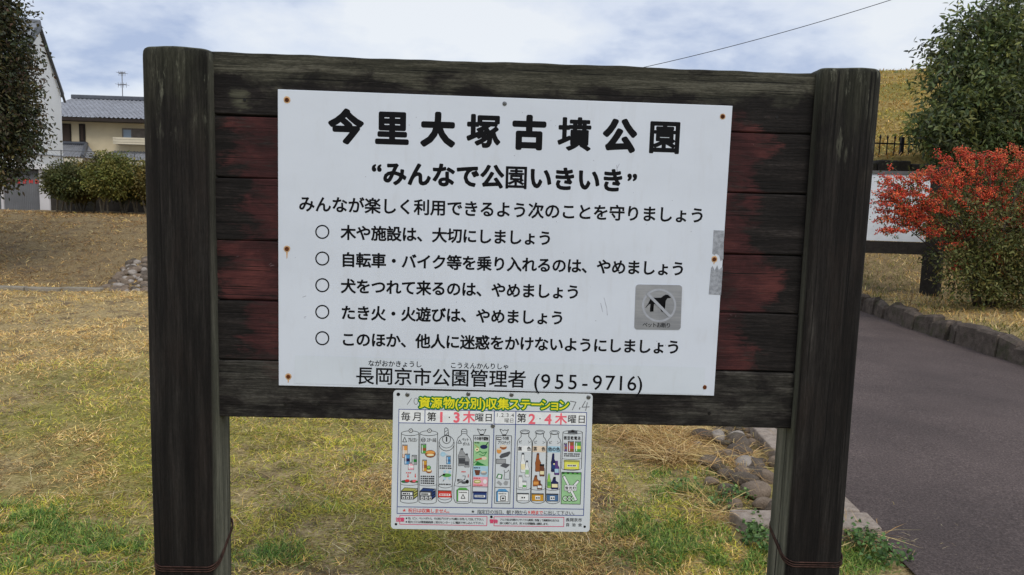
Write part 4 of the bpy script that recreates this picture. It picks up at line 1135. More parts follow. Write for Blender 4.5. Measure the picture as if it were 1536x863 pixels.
# 2: green tufts
def px_patch(cx, cy, rx, ry, n):
    a = rng.normal(0, .5, (n, 2)).clip(-1.3, 1.3)
    q = np.array([on_z(cx+rx*p[0], cy+ry*p[1]) for p in a]); return q[:, 0], q[:, 1]
X_, Y_, T_ = [], [], []
for cx, cy, rx, ry, n in ((55, 790, 95, 36, 5200), (165, 830, 75, 34, 3000), (20, 775, 60, 24, 1600), (400, 838, 70, 26, 1300), (1010, 815, 110, 44, 5600), (1100, 842, 110, 26, 3600), (955, 790, 40, 26, 1200), (985, 712, 34, 10, 500),
                           (1030, 745, 60, 20, 1500), (1285, 838, 60, 26, 2400), (1230, 850, 90, 20, 1200), (60, 850, 110, 20, 1400), (690, 850, 150, 20, 900), (1075, 718, 30, 12, 300), (540, 690, 30, 12, 160), (470, 760, 60, 25, 400), (250, 700, 60, 20, 300)):
    a, b = px_patch(cx, cy, rx, ry, n); X_.append(a); Y_.append(b); T_.append(np.full(n, 1.0 if n > 1000 else .75))
x, y, t = np.concatenate(X_), np.concatenate(Y_), np.concatenate(T_)
k = ((fbm(x*9, y*9, 12, 2) > .40) & on_lawn(x, y)) | ((x > 1.3) & (y < 3.12) & (x < xl(y)-.12))
x, y, t = x[k], y[k], t[k]; n = len(x)
c = pal(n, ((96, 130, 54), (122, 152, 66), (70, 100, 42), (154, 170, 78), (190, 176, 104)), (5, 4, 3, 2, 1.5))
blades('green_grass', x, y, hz(x, y), rng.uniform(.022, .062, n)*t, rng.uniform(.0022, .0042, n), rng.uniform(.3, 1.35, n), rng.uniform(0, 6.283, n), c, .7)
# 3: long straw lying round the cobbles, loose stalks elsewhere
X_, Y_ = [], []
for cx, cy, rx, ry, n in ((1000, 668, 44, 20, 1300), (1010, 690, 36, 12, 600), (1040, 655, 40, 10, 300), (1105, 700, 48, 40, 420), (955, 655, 60, 16, 700), (1060, 760, 40, 20, 90), (1138, 652, 12, 10, 120), (1290, 815, 40, 16, 90), (1075, 785, 30, 14, 90)):
    a, b = px_patch(cx, cy, rx, ry, n); X_.append(a); Y_.append(b)
x, y = np.concatenate(X_), np.concatenate(Y_); k = x < xl(y)-.1; x, y = x[k], y[k]
n = len(x); c = pal(n, ((196, 164, 104), (216, 190, 134), (170, 134, 78), (140, 106, 60)), (4, 3, 3, 1))
blades('straw_heap', x, y, hz(x, y)+rng.uniform(.0, .055, n), rng.uniform(.10, .30, n), rng.uniform(.0018, .0036, n), rng.uniform(1.1, 1.66, n), rng.uniform(0, 6.283, n), c, .5)
x, y = field(2600, 2.4, 8, .7); k = on_lawn(x, y); x, y = x[k], y[k]; n = len(x)
pts_l = np.array([on_z(*q)[:2] for q in np.stack([rng.normal(1335, 60, 46), rng.normal(822, 24, 46)], 1)])
x = np.concatenate([x, pts_l[:, 0]]); y = np.concatenate([y, pts_l[:, 1]]); n = len(x)
blades('loose_stalks', x, y, np.where(x > xl(y)-.1, .024, hz(x, y)+.008), rng.uniform(.05, .18, n)*np.where(x > xl(y)-.1, .5, 1), rng.uniform(.0014, .0026, n), rng.uniform(1.35, 1.6, n), rng.uniform(0, 6.283, n), pal(n, ((206, 184, 136), (180, 150, 100), (222, 206, 164)), (3, 3, 2)), .15)
# 4: verge right of the path and turf of the mound
x, y = rng.uniform(5.3, 14, 46000), rng.uniform(5, 16.4, 46000); k = x > xk(y)+.17; x, y = x[k], y[k]; n = len(x)
g_ = sm((fbm(x*.9, y*.9, 8)-.45)/.15)[:, None]
c = np.where(rng.uniform(0, 1, (n, 1)) < g_*.8, pal(n, ((110, 112, 46), (86, 92, 40), (134, 128, 58)), (3, 3, 2)), pal(n, STRAW, (30, 26, 18, 12, 10, 6)))
blades('verge_grass', x, y, hz(x, y), rng.uniform(.05, .14, n), rng.uniform(.005, .010, n), rng.uniform(.4, 1.45, n), rng.uniform(0, 6.283, n), c, .5)
x, y = rng.uniform(2, 32, 60000), 16.7+15*rng.uniform(0, 1, 60000)**1.3; k = mz(x, y) > 2.2; x, y = x[k], y[k]; n = len(x)
g_ = sm((fbm(x*.45, y*.45, 18)-.45)/.15)[:, None]
c = np.where(rng.uniform(0, 1, (n, 1)) < g_*.7, pal(n, ((176, 158, 60), (142, 136, 54), (196, 170, 72)), (3, 3, 2)), pal(n, ((214, 174, 92), (186, 146, 74), (232, 196, 116), (148, 112, 60)), (4, 3, 2, 1)))
blades('mound_grass', x, y, mz(x, y), rng.uniform(.06, .15, n), rng.uniform(.014, .03, n), rng.uniform(.5, 1.4, n), rng.uniform(0, 6.283, n), c, .5)

# ------------------------------------------------------------------ leafy plants
leaf_g = G('leaves'); leaf_mat = leaf_g.leafy(leaf_g.attr(), .22)
def leaf_cards(P_, L, W, up=.35, droop=0.0, out=None):
    """pointed, folded leaves: P_ (N,3); returns (N,6,3)"""
    n = len(P_)
    d = rng.normal(0, 1, (n, 3))
    if out is not None: d = d*.75+out
    d[:, 2] -= droop
    d /= np.linalg.norm(d, axis=1, keepdims=True)
    nn = rng.normal(0, 1, (n, 3)); nn[:, 2] += up*3
    nn -= d*(nn*d).sum(1, keepdims=True); nn /= np.linalg.norm(nn, axis=1, keepdims=True)
    s_ = np.cross(d, nn); L = L[:, None]; W = W[:, None]
    a = P_; b = P_+d*L
    return np.stack([a, P_+d*L*.32+s_*W*.5+nn*W*.13, P_+d*L*.7+s_*W*.36+nn*W*.10-nn*L*.05, b-nn*L*.14, P_+d*L*.7-s_*W*.36+nn*W*.10-nn*L*.05, P_+d*L*.32-s_*W*.5+nn*W*.13], 1)
LEAF_F = [(0, 1, 2, 3), (0, 3, 4, 5)]
def crown(name, parent, lobes, n_clump, per, spread, L, W, cols, wts, up=.3, droop=.2, shell=.55, flat=.75):
    """lobes: (centre, radii); clumps sit through the volume, thicker towards the outside"""
    vol = np.array([q[1][0]*q[1][1]*q[1][2] for q in lobes])**.67; vol = vol/vol.sum()
    li = rng.choice(len(lobes), n_clump, p=vol)
    u = rng.normal(0, 1, (n_clump, 3)); u /= np.linalg.norm(u, axis=1, keepdims=True)
    r = shell+(1-shell)*rng.uniform(0, 1, n_clump)**.8; r *= 1+.11*rng.normal(0, 1, n_clump).clip(-2, 1.3)
    Cn = np.array([lobes[i][0] for i in li]); Rd = np.array([lobes[i][1] for i in li])
    cc = Cn+u*r[:, None]*Rd
    m = rng.poisson(per, n_clump).clip(3); idx = np.repeat(np.arange(n_clump), m); n = len(idx)
    off = rng.normal(0, 1, (n, 3)).clip(-1.9, 1.9)*spread*np.array([1, 1, flat]); pts = cc[idx]+off
    tone = rng.uniform(.5, 1.45, n_clump)[idx][:, None]
    cl = pal(n_clump, cols, wts)[idx]*.55+pal(n, cols, wts)*.45
    V = leaf_cards(pts, rng.uniform(*L, n), rng.uniform(*W, n), up, droop, u[idx]*.55)
    return np_mesh(name, V, LEAF_F, leaf_mat, parent, cl*tone), cc
def LB(px, py, rx, ry, Y):
    c = on_y(px, py, Y); k = Y/F_PX; return (tuple(c), (rx*k, rx*k*.85, ry*k))
bark_m = stone_mat('bark', (.035, .028, .022), (.14, .115, .09), 16, .3)
pale_bark = stone_mat('pale_bark', (.10, .085, .065), (.30, .265, .21), 16, .2)
def limbs(mb, base, targets, r0, R_, bend=.25):
    for t in targets:
        b = Vector(base); t = Vector(t); m_ = (b+t)/2+Vector((R_.uniform(-1, 1), R_.uniform(-1, 1), R_.uniform(-.3, .8)))*bend*(t-b).length*.4
        q1 = b.lerp(m_, .5)+(m_-b)*.02; q2 = m_.lerp(t, .5)
        mb.tube([b, q1, m_, q2, t], [r0, r0*.8, r0*.6, r0*.42, r0*.18], 6)
R = random.Random(23)

# left tree: crown reaching in from the left edge
tx, ty = -9.3, 12.2; tz = float(hz(tx, ty))
t = thing('evergreen_tree', (tx, ty, tz), 'dark small-leaved evergreen tree at the left edge, in front of the white house', 'tree')
lobes = [((-8.9, 12.2, 4.35), (1.05, 1.1, 1.0)), ((-8.35, 12.0, 3.5), (1.05, 1.0, .8)), ((-8.1, 12.1, 2.65), (.85, .9, .62)), ((-9.6, 12.3, 3.3), (1.2, 1.2, 1.4)), ((-9.0, 11.8, 2.2), (.85, .8, .5)), ((-9.6, 12.4, 5.1), (1.0, 1.0, .8)), ((-8.15, 12.0, 3.05), (.75, .8, .5)), ((-10.6, 12.3, 3.6), (1.0, 1.1, 1.3)), ((-8.5, 12.1, 2.0), (.55, .6, .42)), ((-8.05, 12.0, 4.2), (.55, .6, .7)), ((-7.95, 12.1, 2.5), (.5, .5, .4)), ((-8.35, 12.0, 1.85), (.5, .5, .4)), ((-8.75, 12.1, 1.55), (.5, .5, .35)), ((-8.3, 12.0, 2.3), (.6, .6, .4)), ((-8.2, 12.1, 4.9), (.5, .5, .5))]+[LB(*q) for q in ((6, 232, 36, 30, 12.1), (0, 264, 28, 18, 12), (30, 212, 26, 24, 12.2), (34, 100, 16, 36, 12.1), (10, 160, 40, 60, 12.3), (16, 40, 26, 36, 12.1))]
_, cc = crown('crown', t, lobes, 2900, 30, .12, (.05, .09), (.024, .042), ((62, 72, 50), (84, 86, 52), (50, 58, 46), (112, 100, 54), (92, 70, 58), (72, 66, 62)), (5, 4, 4, 2, 2, 2), .3, .3, .45)
mb = MB(); mb.tube([(tx, ty, tz-.2), (tx+.05, ty, tz+.8), (tx+.02, ty+.05, tz+1.7), (tx+.1, ty, tz+3.2), (tx+.2, ty, tz+4.4)], [.15, .125, .11, .07, .03], 10)
limbs(mb, (tx+.03, ty, tz+1.4), [cc[i] for i in range(0, 2900, 80)], .035, R); mb.build('trunk', bark_m, t, smooth=True)

# right tree above the pyracantha
c0 = on_y(1500, 100, 14.5)
tx, ty = 9.9, 14.4; tz = float(hz(tx, ty))
t = thing('broadleaf_tree', (tx, ty, tz), 'large dark green broadleaf tree behind the red-berried bush at right', 'tree')
lobes = []
for px, py, rx, ry, Y in ((1478, 70, 75, 60, 14.6), (1450, 130, 70, 50, 14.2), (1530, 40, 70, 60, 14.8), (1440, 185, 66, 44, 14.0), (1510, 170, 90, 70, 14.2), (1580, 120, 80, 90, 14.8), (1408, 200, 34, 26, 13.9), (1500, 250, 90, 50, 14.3), (1430, 240, 40, 26, 14.1), (1600, 230, 90, 70, 14.5), (1430, 95, 30, 26, 14.3)):
    c = on_y(px, py, Y); k = Y/F_PX; lobes.append((tuple(c), (rx*k, rx*k*.9, ry*k)))
_, cc = crown('crown', t, lobes, 1150, 26, .17, (.09, .155), (.034, .055), ((84, 100, 60), (108, 120, 70), (66, 80, 52), (142, 144, 80), (98, 102, 92)), (5, 4, 4, 2, 1), .35, .35, .45)
mb = MB(); mb.tube([(tx, ty, tz-.3), (tx+.05, ty, tz+1.2), (tx-.05, ty, tz+2.4), (tx+.1, ty, tz+3.6)], [.19, .16, .12, .05], 10)
limbs(mb, (tx, ty, tz+1.5), [cc[i] for i in range(0, 900, 28)], .05, R); mb.build('trunk', bark_m, t, smooth=True)

# pyracantha
bx, by = 6.95, 10.0; bz = float(hz(bx, by))
t = thing('firethorn_bush', (bx, by, bz), 'firethorn bush covered in orange-red berries beside the stone kerb', 'bush')
green = [LB(1470, 380, 80, 60, 10), LB(1540, 350, 90, 80, 10.2), LB(1430, 330, 60, 40, 9.8), LB(1500, 300, 80, 50, 10.1), LB(1580, 420, 80, 50, 9.9), LB(1480, 430, 60, 26, 9.9), LB(1400, 320, 55, 34, 9.6), LB(1600, 300, 80, 80, 10.2), LB(1345, 310, 30, 30, 9.5), LB(1490, 410, 58, 46, 9.7), LB(1475, 440, 38, 18, 9.6), LB(1530, 430, 80, 36, 9.7), LB(1500, 350, 70, 46, 9.6), LB(1560, 380, 60, 60, 9.6), LB(1445, 385, 26, 22, 9.5)]+[LB(R.uniform(1405, 1560), R.uniform(330, 462), R.uniform(10, 22), R.uniform(7, 15), R.uniform(9.35, 9.6)) for _ in range(26)]
_, cc = crown('foliage', t, green, 820, 24, .10, (.036, .066), (.016, .028), ((88, 98, 54), (116, 118, 64), (66, 78, 44), (148, 138, 78), (104, 84, 56)), (4, 4, 3, 2, 2), .3, .1, .5)
red = [(1316, 300, 12, 26), (1318, 330, 12, 18), (1330, 265, 16, 12), (1322, 290, 14, 22), (1340, 275, 22, 20), (1362, 300, 30, 34), (1378, 262, 28, 20), (1352, 330, 28, 20), (1395, 300, 30, 34), (1330, 345, 20, 12), (1405, 255, 26, 22), (1390, 345, 30, 14), (1420, 280, 22, 26), (1442, 232, 20, 20), (1462, 225, 22, 16), (1450, 262, 30, 22),
       (1478, 250, 28, 20), (1500, 228, 26, 18), (1520, 222, 20, 14), (1490, 290, 30, 22), (1460, 305, 24, 24), (1528, 250, 26, 16), (1550, 240, 26, 20), (1520, 290, 22, 12), (1532, 330, 20, 22), (1545, 315, 24, 26), (1409, 228, 12, 10), (1446, 218, 10, 10), (1500, 390, 14, 8), (1410, 366, 18, 8), (1580, 280, 30, 30), (1570, 350, 26, 26), (1345, 300, 22, 24), (1370, 322, 24, 20), (1440, 340, 20, 12), (1475, 332, 18, 12), (1420, 352, 14, 9), (1505, 346, 16, 9), (1458, 372, 10, 7), (1532, 384, 14, 8), (1490, 318, 26, 14), (1436, 402, 8, 5), (1512, 418, 8, 5), (1556, 300, 24, 24)]
pts = []; sprays = []
for px, py, rx, ry in red:
    for _ in range(max(2, int(rx*ry/44))):
        g_ = rng.normal(0, .46, 2); ex, ey = px+rx*g_[0], py+ry*g_[1]
        Y = 9.35+.55*(px-1310)/230+rng.normal(0, .14)
        dx, dy = ex-1475-rng.normal(0, 25), ey-370; L_ = math.hypot(dx, dy)+1e-6; dx, dy = dx/L_, dy/L_*.75
        ln = rng.uniform(14, 32); q = []
        for t_ in np.linspace(0, 1, int(ln/3.6)):
            c = on_y(ex-dx*ln*(1-t_), ey-dy*ln*(1-t_)+7*(t_**2-t_)+3*t_**2, Y); q.append(c)
            if t_ > .12 and rng.uniform() < .88:
                nq = int(rng.integers(7, 19)*(1.15-.5*t_))
                pts.append(c+rng.normal(0, 1, (nq, 3))*np.array([.022, .03, .017]))
        sprays.append(q)
cl_c = np.concatenate([p[:1] for p in pts]); P_ = np.concatenate(pts); n = len(P_)
oc = np.array([[1, 0, 0], [0, 1, 0], [-1, 0, 0], [0, -1, 0], [0, 0, 1], [0, 0, -1]], float)
V = P_[:, None, :]+oc[None]*rng.uniform(.0075, .0125, (n, 1, 1))
cb = np.repeat(pal(len(pts), ((226, 88, 54), (206, 68, 46), (236, 120, 72), (168, 56, 42)), (5, 4, 3, 2)), [len(p) for p in pts], axis=0)*rng.uniform(.6, 1.2, (n, 1))
bg_ = G('berries'); bmat = bg_.done(bg_.attr(), .35, .4)
prop(np_mesh('berries', V, [(0, 1, 4), (1, 2, 4), (2, 3, 4), (3, 0, 4), (1, 0, 5), (2, 1, 5), (3, 2, 5), (0, 3, 5)], bmat, t, cb, smooth=True), kind='stuff')
sub = rng.choice(len(cl_c), 700)
V = leaf_cards(np.repeat(cl_c[sub], 5, axis=0)+rng.normal(0, .05, (3500, 3)), rng.uniform(.025, .045, 3500), rng.uniform(.011, .018, 3500), .3, .1)
np_mesh('foliage', V, LEAF_F, leaf_mat, t, pal(3500, ((96, 104, 56), (126, 120, 66), (74, 80, 48)), (4, 2, 3)))
mb = MB()
for k in range(7):
    a = k*.9; mb.tube([(bx+.1*math.cos(a), by+.1*math.sin(a), bz-.1), (bx+.3*math.cos(a), by+.25*math.sin(a), bz+.6), (bx+.6*math.cos(a), by+.4*math.sin(a), bz+1.2)], [.03, .024, .012], 6)
limbs(mb, (bx-.1, by, bz+.35), [cl_c[i] for i in range(0, len(cl_c), 60)], .016, R, .4)
limbs(mb, (bx, by, bz+.2), [cc[i] for i in range(0, 820, 18)], .013, R, .4)
for q in sprays[::2]: mb.tube(q, [.0045]*len(q), 4, cap=False)
mb.build('branches', bark_m, t, smooth=True)

# hedge of small many-stemmed trees on the crest of the bank
HG = 'clipped shrubs along the top of the bank'
for px, Y, wpx, top, cols, lb in ((96, 19.6, 27, 250, 0, 'dark green multi-stemmed shrub at the left end of the hedge, beside the garage pillar'), (128, 20.2, 25, 252, 1, 'brownish olive shrub between the leftmost one and the tall round one'),
        (160, 19.4, 33, 226, 2, 'tallest shrub of the hedge, olive green and round-topped'), (112, 20.6, 26, 256, 0, 'dark shrub standing behind the two left shrubs of the hedge'), (182, 20.5, 28, 246, 0, 'dark shrub standing behind the tall round one in the hedge'),
        (198, 20.0, 27, 252, 0, 'dark low shrub of the hedge beside the left post'), (232, 19.6, 28, 250, 1, 'olive shrub of the hedge behind the left post')):
    c = on_y(px, 322, Y); x = c[0]; z = float(hz(x, Y)); k = Y/F_PX
    t = thing('hedge_shrub', (x, Y, z), lb, 'shrub', HG)
    lobes = []
    for _ in range(7):
        lobes.append(LB(px+R.uniform(-.45, .45)*wpx, R.uniform(top+24, 280), wpx*R.uniform(.65, .95), R.uniform(15, 25), Y+R.uniform(-.3, .3)))
    lobes.append(LB(px+R.uniform(-3, 3), top+22, wpx*.62, 20, Y))
    lobes.append(LB(px, 264, wpx*.9, 20, Y))
    _, cc = crown('foliage', t, lobes, 520, 24, .085, (.06, .10), (.026, .042), (((82, 90, 50), (110, 106, 58), (62, 70, 44)), ((124, 110, 58), (96, 94, 52), (144, 124, 68)), ((116, 118, 58), (92, 100, 52), (148, 138, 72)))[cols], (4, 3, 2), .35, .2, .4)
    for s_ in range(4):
        mb = MB(); a = R.uniform(-.5, .5)
        bx_ = x+R.uniform(-.22, .22)
        mb.tube([(bx_, Y, z-.1), (bx_+a*.25, Y+R.uniform(-.1, .1), z+.4), (bx_+a*.7+R.uniform(-.06, .06), Y, z+.75), (bx_+a*.9, Y, z+1.15)], [.03, .026, .022, .012], 6)
        mb.build('stem', pale_bark, t, smooth=True)

# weeds by the right post
wx, wy = [], []
for px, py, n in ((1140, 800, 26), (1125, 812, 26), (1150, 822, 18), (1085, 758, 18), (1300, 826, 22), (1320, 838, 22), (1345, 848, 14), (1275, 815, 16), (1105, 752, 12), (1030, 735, 10), (1285, 806, 14)):
    for _ in range(n):
        c = on_z(px+rng.normal(0, 11), py+rng.normal(0, 6), .02); wx.append(c[0]); wy.append(c[1])
base = np.stack([np.array(wx), np.array(wy), np.full(len(wx), .045)], 1); base[:, 2] += rng.uniform(-.02, .04, len(base))
V = leaf_cards(np.repeat(base, 5, axis=0)+rng.normal(0, .010, (len(base)*5, 3)), rng.uniform(.014, .026, len(base)*5), rng.uniform(.012, .020, len(base)*5), .9, 0)
prop(np_mesh('clover_weeds', V, LEAF_F, leaf_mat, None, pal(len(base)*5, ((92, 122, 68), (118, 146, 84), (72, 100, 56)), (4, 2, 3))), kind='stuff')

# ------------------------------------------------------------------ things behind: fence, wall, second board, overhead wire
iron = plain('dark_iron', (30, 30, 34), .5, .4, .5)
wall_m = stone_mat('dark_retaining_stone', (.02, .018, .016), (.085, .075, .068), 5, .5)
mb = MB(); x = 6.2; R = random.Random(77)
while x < 24:
    L = R.uniform(.5, .9); zb = float(hz(x, 16.3))
    mb.box((x, 16.28+R.uniform(-.03, .03), zb-.4), (x+L-.02, 16.62, 2.70+R.uniform(-.05, .04))); x += L
prop(mb.build('retaining_wall', wall_m, bevel=.03), 'dark stone retaining wall at the foot of the mound under the iron fence', 'wall')
t = thing('iron_fence', (8, 16.9, 2.4), 'low black iron picket fence on top of the retaining wall', 'fence')
mb = MB(); mb.box((6.2, 16.885, 3.13), (22, 16.915, 3.16)); mb.build('rail', iron, t)
mb = MB(); mb.box((6.2, 16.885, 2.76), (22, 16.915, 2.79)); mb.build('rail', iron, t)
x = 6.3; i = 0
while x < 16:
    mb = MB()
    if i % 12 == 6: mb.box((x-.035, 16.865, 2.3), (x+.035, 16.935, 3.30)); mb.build('fence_post', iron, t)
    else: mb.tube([(x, 16.9, 2.45), (x, 16.9, 3.26)], .015, 6); mb.tube([(x, 16.9, 3.26), (x, 16.9, 3.29), (x, 16.9, 3.35)], [.026, .026, .004], 6); mb.build('picket', iron, t)
    x += .172; i += 1
# far white board
fb = thing('information_board', (6.3, 11.5, .3), 'white information board on dark timber posts behind the berry bush', 'notice board')
A_, B_ = on_y(1308, 300, 11.6), on_y(1416, 300, 11.45)
dirx = (B_-A_); dirx[2] = 0; dirx /= np.linalg.norm(dirx)
dark_wood = stone_mat('dark_sign_timber', (.014, .012, .011), (.05, .044, .04), 12, .2)
def along(m, s0, s1, z0, z1, d0, d1):
    nrm = np.array([dirx[1], -dirx[0], 0]); B0 = B_.copy(); B0[2] = 0
    q = [B0+dirx*s0+nrm*d0, B0+dirx*s1+nrm*d0, B0+dirx*s1+nrm*d1, B0+dirx*s0+nrm*d1]
    m.hexa([(p[0], p[1], z0) for p in q], [(p[0], p[1], z1) for p in q])
zt, zb_ = on_y(1320, 261, 11.55)[2], on_y(1340, 362, 11.5)[2]
mb = MB(); along(mb, -2.0, -.02, zb_, zt, .03, .0); mb.build('white_panel', plain('far_white_panel', (214, 220, 226), .5, .4, 0, .05, 4), fb)
mb = MB(); along(mb, -2.04, .02, zt, zt+.05, .05, -.04); mb.build('top_rail', plain('grey_rail', (92, 92, 92), .7), fb)
mb = MB(); along(mb, -2.0, -.02, zb_-.20, zb_-.01, .05, -.04); mb.build('bottom_beam', dark_wood, fb)
for s0 in (-.08, -2.1):
    mb = MB(); B0 = B_+dirx*s0; zg = float(hz(B0[0], B0[1]))
    c_, s_ = math.cos(.72), math.sin(.72); h = .125
    q = [(B0[0]+h*(a*c_-b_*s_), B0[1]+h*(a*s_+b_*c_)) for a, b_ in ((-1, -1), (1, -1), (1, 1), (-1, 1))]
    mb.hexa([(p[0], p[1], zg-.3) for p in q], [(p[0], p[1], zt+.12) for p in q]); mb.build('post', dark_wood, fb, bevel=.02)
# overhead wire
mb = MB(); a, b = on_y(985, 101, 26), on_y(1340, -1, 24)
a2, b2 = a+(a-b)*.35, b+(b-a)*.6
pts = []
for i in range(25):
    s = i/24; p = a2+(b2-a2)*s; p[2] -= .35*4*s*(1-s)-.3; pts.append(p)
mb.tube(pts, .011, 6)
prop(mb.build('overhead_wire', plain('black_cable', (40, 42, 48), .6)), 'thin black overhead wire slanting across the sky', 'wire')

# ------------------------------------------------------------------ houses behind the bank
def tile_roof(m, p00, p10, p11, p01, n_roll, rows, amp, mi=0):
    """roof plane p00-p10 (eave) to p01-p11 (ridge) with tile rolls running up the slope"""
    p00, p10, p11, p01 = [np.array(q, float) for q in (p00, p10, p11, p01)]
    nrm = np.cross(p10-p00, p01-p00); nrm /= np.linalg.norm(nrm)
    if nrm[2] < 0: nrm = -nrm
    nu = n_roll*4
    vs = []
    for j in range(rows*2+1):
        v = (j//2+(j % 2)*.98)/rows if j < rows*2 else 1.0
        h = amp*.9*(1-(j % 2)) if j < rows*2 else 0
        for i in range(nu+1):
            u = i/nu; p = (p00*(1-u)+p10*u)*(1-v)+(p01*(1-u)+p11*u)*v
            vs.append(p+nrm*(amp*math.sin(2*math.pi*n_roll*u)+(amp*.8 if j % 2 == 0 else 0)))
    fs = [(j*(nu+1)+i, j*(nu+1)+i+1, (j+1)*(nu+1)+i+1, (j+1)*(nu+1)+i) for j in range(rows*2) for i in range(nu)]
    m.add(vs, fs, mi)
tile_m = plain('grey_roof_tile', (136, 139, 146), .45, .45, 0, .15, 3)
tile_d = plain('dark_ridge_tile', (84, 88, 96), .5, .4, 0, .12, 3)
beige = plain('beige_render', (216, 202, 170), .9, .2, 0, .07, .8)
trim = plain('pale_trim', (206, 198, 176), .7, .3, 0, .05, 2)
dkbrown = plain('brown_shutter', (70, 58, 50), .7, .3, 0, .1, 2)
eavem = plain('eave_soffit', (54, 48, 44), .8, .2)
glass = plain('window_glass', (150, 168, 186), .12, .6, 0, .08, 1)
alum = plain('aluminium_frame', (120, 112, 104), .4, .5, .3)
YH = 45.0
def hp(px, py, Y=YH): return on_y(px, py, Y)
zg = -.3
hx0, hx1 = hp(70, 200)[0], hp(345, 200)[0]
h = thing('beige_house', ((hx0+hx1)/2, YH, 0), 'two-storey beige house with grey tiled roof behind the hedge', 'house')
ez = hp(150, 179)[2]; rz_ = hp(150, 151)[2]+.55
mb = MB(); mb.box((hx0, YH, zg), (hx1, YH+8, ez+.1)); mb.build('wall', beige, h)
mb = MB(); D = 4.0
tile_roof(mb, (hx0-.6, YH-.9, ez), (hx1+.6, YH-.9, ez), (hx1+.6, YH+D, rz_), (hx0-.6, YH+D, rz_), 46, 14, .035)
tile_roof(mb, (hx1+.6, YH+8.9, ez), (hx0-.6, YH+8.9, ez), (hx0-.6, YH+D, rz_), (hx1+.6, YH+D, rz_), 46, 14, .035)
rf = mb.build('roof', tile_m, h)
mb = MB(); mb.box((hx0-.65, YH+D-.18, rz_-.02), (hx1+.65, YH+D+.18, rz_+.24)); mb.build('ridge', tile_d, rf, bevel=.05)
mb = MB(); mb.box((hx0-.55, YH-.86, ez-.19), (hx1+.55, YH-.06, ez-.05)); mb.box((hx0-.6, YH-.98, ez-.22), (hx1+.6, YH-.88, ez-.03)); mb.build('eave', eavem, h)
def window(x0, y0, x1, y1, mat, fr=.06, dep=.06):
    a, b = hp(x0, y0), hp(x1, y1); m = MB()
    m.box((a[0], YH-dep, b[2]), (b[0], YH+.02, a[2])); f = m.build('window', alum if mat is glass else plain('shutter_frame', (44, 38, 34), .7), h)
    m = MB(); m.box((a[0]+fr, YH-dep-.015, b[2]+fr), (b[0]-fr, YH-dep+.01, a[2]-fr))
    m.build('pane' if mat is glass else 'shutter', mat, f); return f
window(91, 185.5, 107.5, 213.5, dkbrown); window(119, 186, 128.8, 213.8, dkbrown, .1)
f = window(183.5, 192.5, 200, 211, glass, .09); a, b = hp(200, 193), hp(222, 211)
mb = MB(); mb.box((a[0], YH-.05, b[2]), (b[0], YH, a[2])); mb.build('sash', plain('dark_sash', (112, 104, 96), .5), f)
a, b = hp(178.5, 207.5), hp(250, 219.5)
mb = MB(); mb.box((a[0], YH-.7, b[2]), (b[0], YH, b[2]+.12)); mb.box((a[0], YH-.74, a[2]-.10), (b[0], YH-.66, a[2])); mb.box((a[0], YH-.72, b[2]+.12), (b[0], YH-.68, a[2]-.1)); mb.box((a[0]-.001, YH-.7, b[2]+.1), (a[0]+.06, YH, a[2]-.02)); mb.build('balcony', trim, h)
# lower roof
z1, z2 = hp(110, 238)[2], hp(110, 217)[2]
xa, xb = hp(70, 230)[0], hp(128, 230)[0]
mb = MB()
xe = hp(150, 232)[0]
tile_roof(mb, (xa, YH-1.9, z1), (xe, YH-1.9, z1), (xb+.1, YH-.02, z2), (xa, YH-.02, z2), 20, 6, .035)
tile_roof(mb, (xe, YH-1.9, z1), (xe, YH-.02, z1), (xb+.15, YH-.02, z2), (xb+.1, YH-.04, z2), 8, 6, .02)
lr = mb.build('lower_roof', tile_m, h)
mb = MB(); mb.tube([(xe, YH-1.9, z1+.06), (xb+.1, YH-.05, z2+.08)], .11, 8); mb.tube([(xa, YH-.06, z2+.08), (xb+.1, YH-.06, z2+.08)], .1, 8); mb.build('ridge', tile_d, lr)
z3, z4 = hp(200, 243)[2], hp(200, 228)[2]; xs_, xt = hp(172, 240)[0], hp(345, 240)[0]
mb = MB(); tile_roof(mb, (xs_, YH-1.5, z3), (xt, YH-1.5, z3), (xt, YH-.02, z4), (xs_, YH-.02, z4), 36, 5, .035); mb.build('lower_roof', tile_m, h)
mb = MB(); mb.box((xs_, YH-1.52, z3-.26), (xt, YH-1.44, z3-.06)); mb.box((xa, YH-1.92, z1-.3), (xe, YH-1.84, z1-.07)); mb.build('gutter', trim, h)
mb = MB(); ax = hp(183.5, 130)[0]; ab, at = hp(183, 152)[2], hp(184, 108)[2]; ya = YH+D
k = ya/YH; ax *= k; at = EYE+(at-EYE)*k
mb.tube([(ax, ya, rz_-.1), (ax, ya, at)], .03, 6)
for zz_, hw_, n_ in ((at-.12, .24, 4), (at-.85, .32, 4)):
    mb.tube([(ax-hw_*.8, ya, zz_), (ax+hw_*.8, ya, zz_+.08)], .022, 5)
    for i in range(n_):
        xx = ax-hw_*.8+i*hw_*1.6/(n_-1); mb.tube([(xx-.04, ya-.3, zz_+.05), (xx+.04, ya+.3, zz_+.05)], .012, 4); mb.tube([(xx, ya, zz_-.14), (xx, ya, zz_+.18)], .014, 4)
mb.build('antenna', plain('antenna_metal', (140, 140, 142), .4, .5, .5), h)

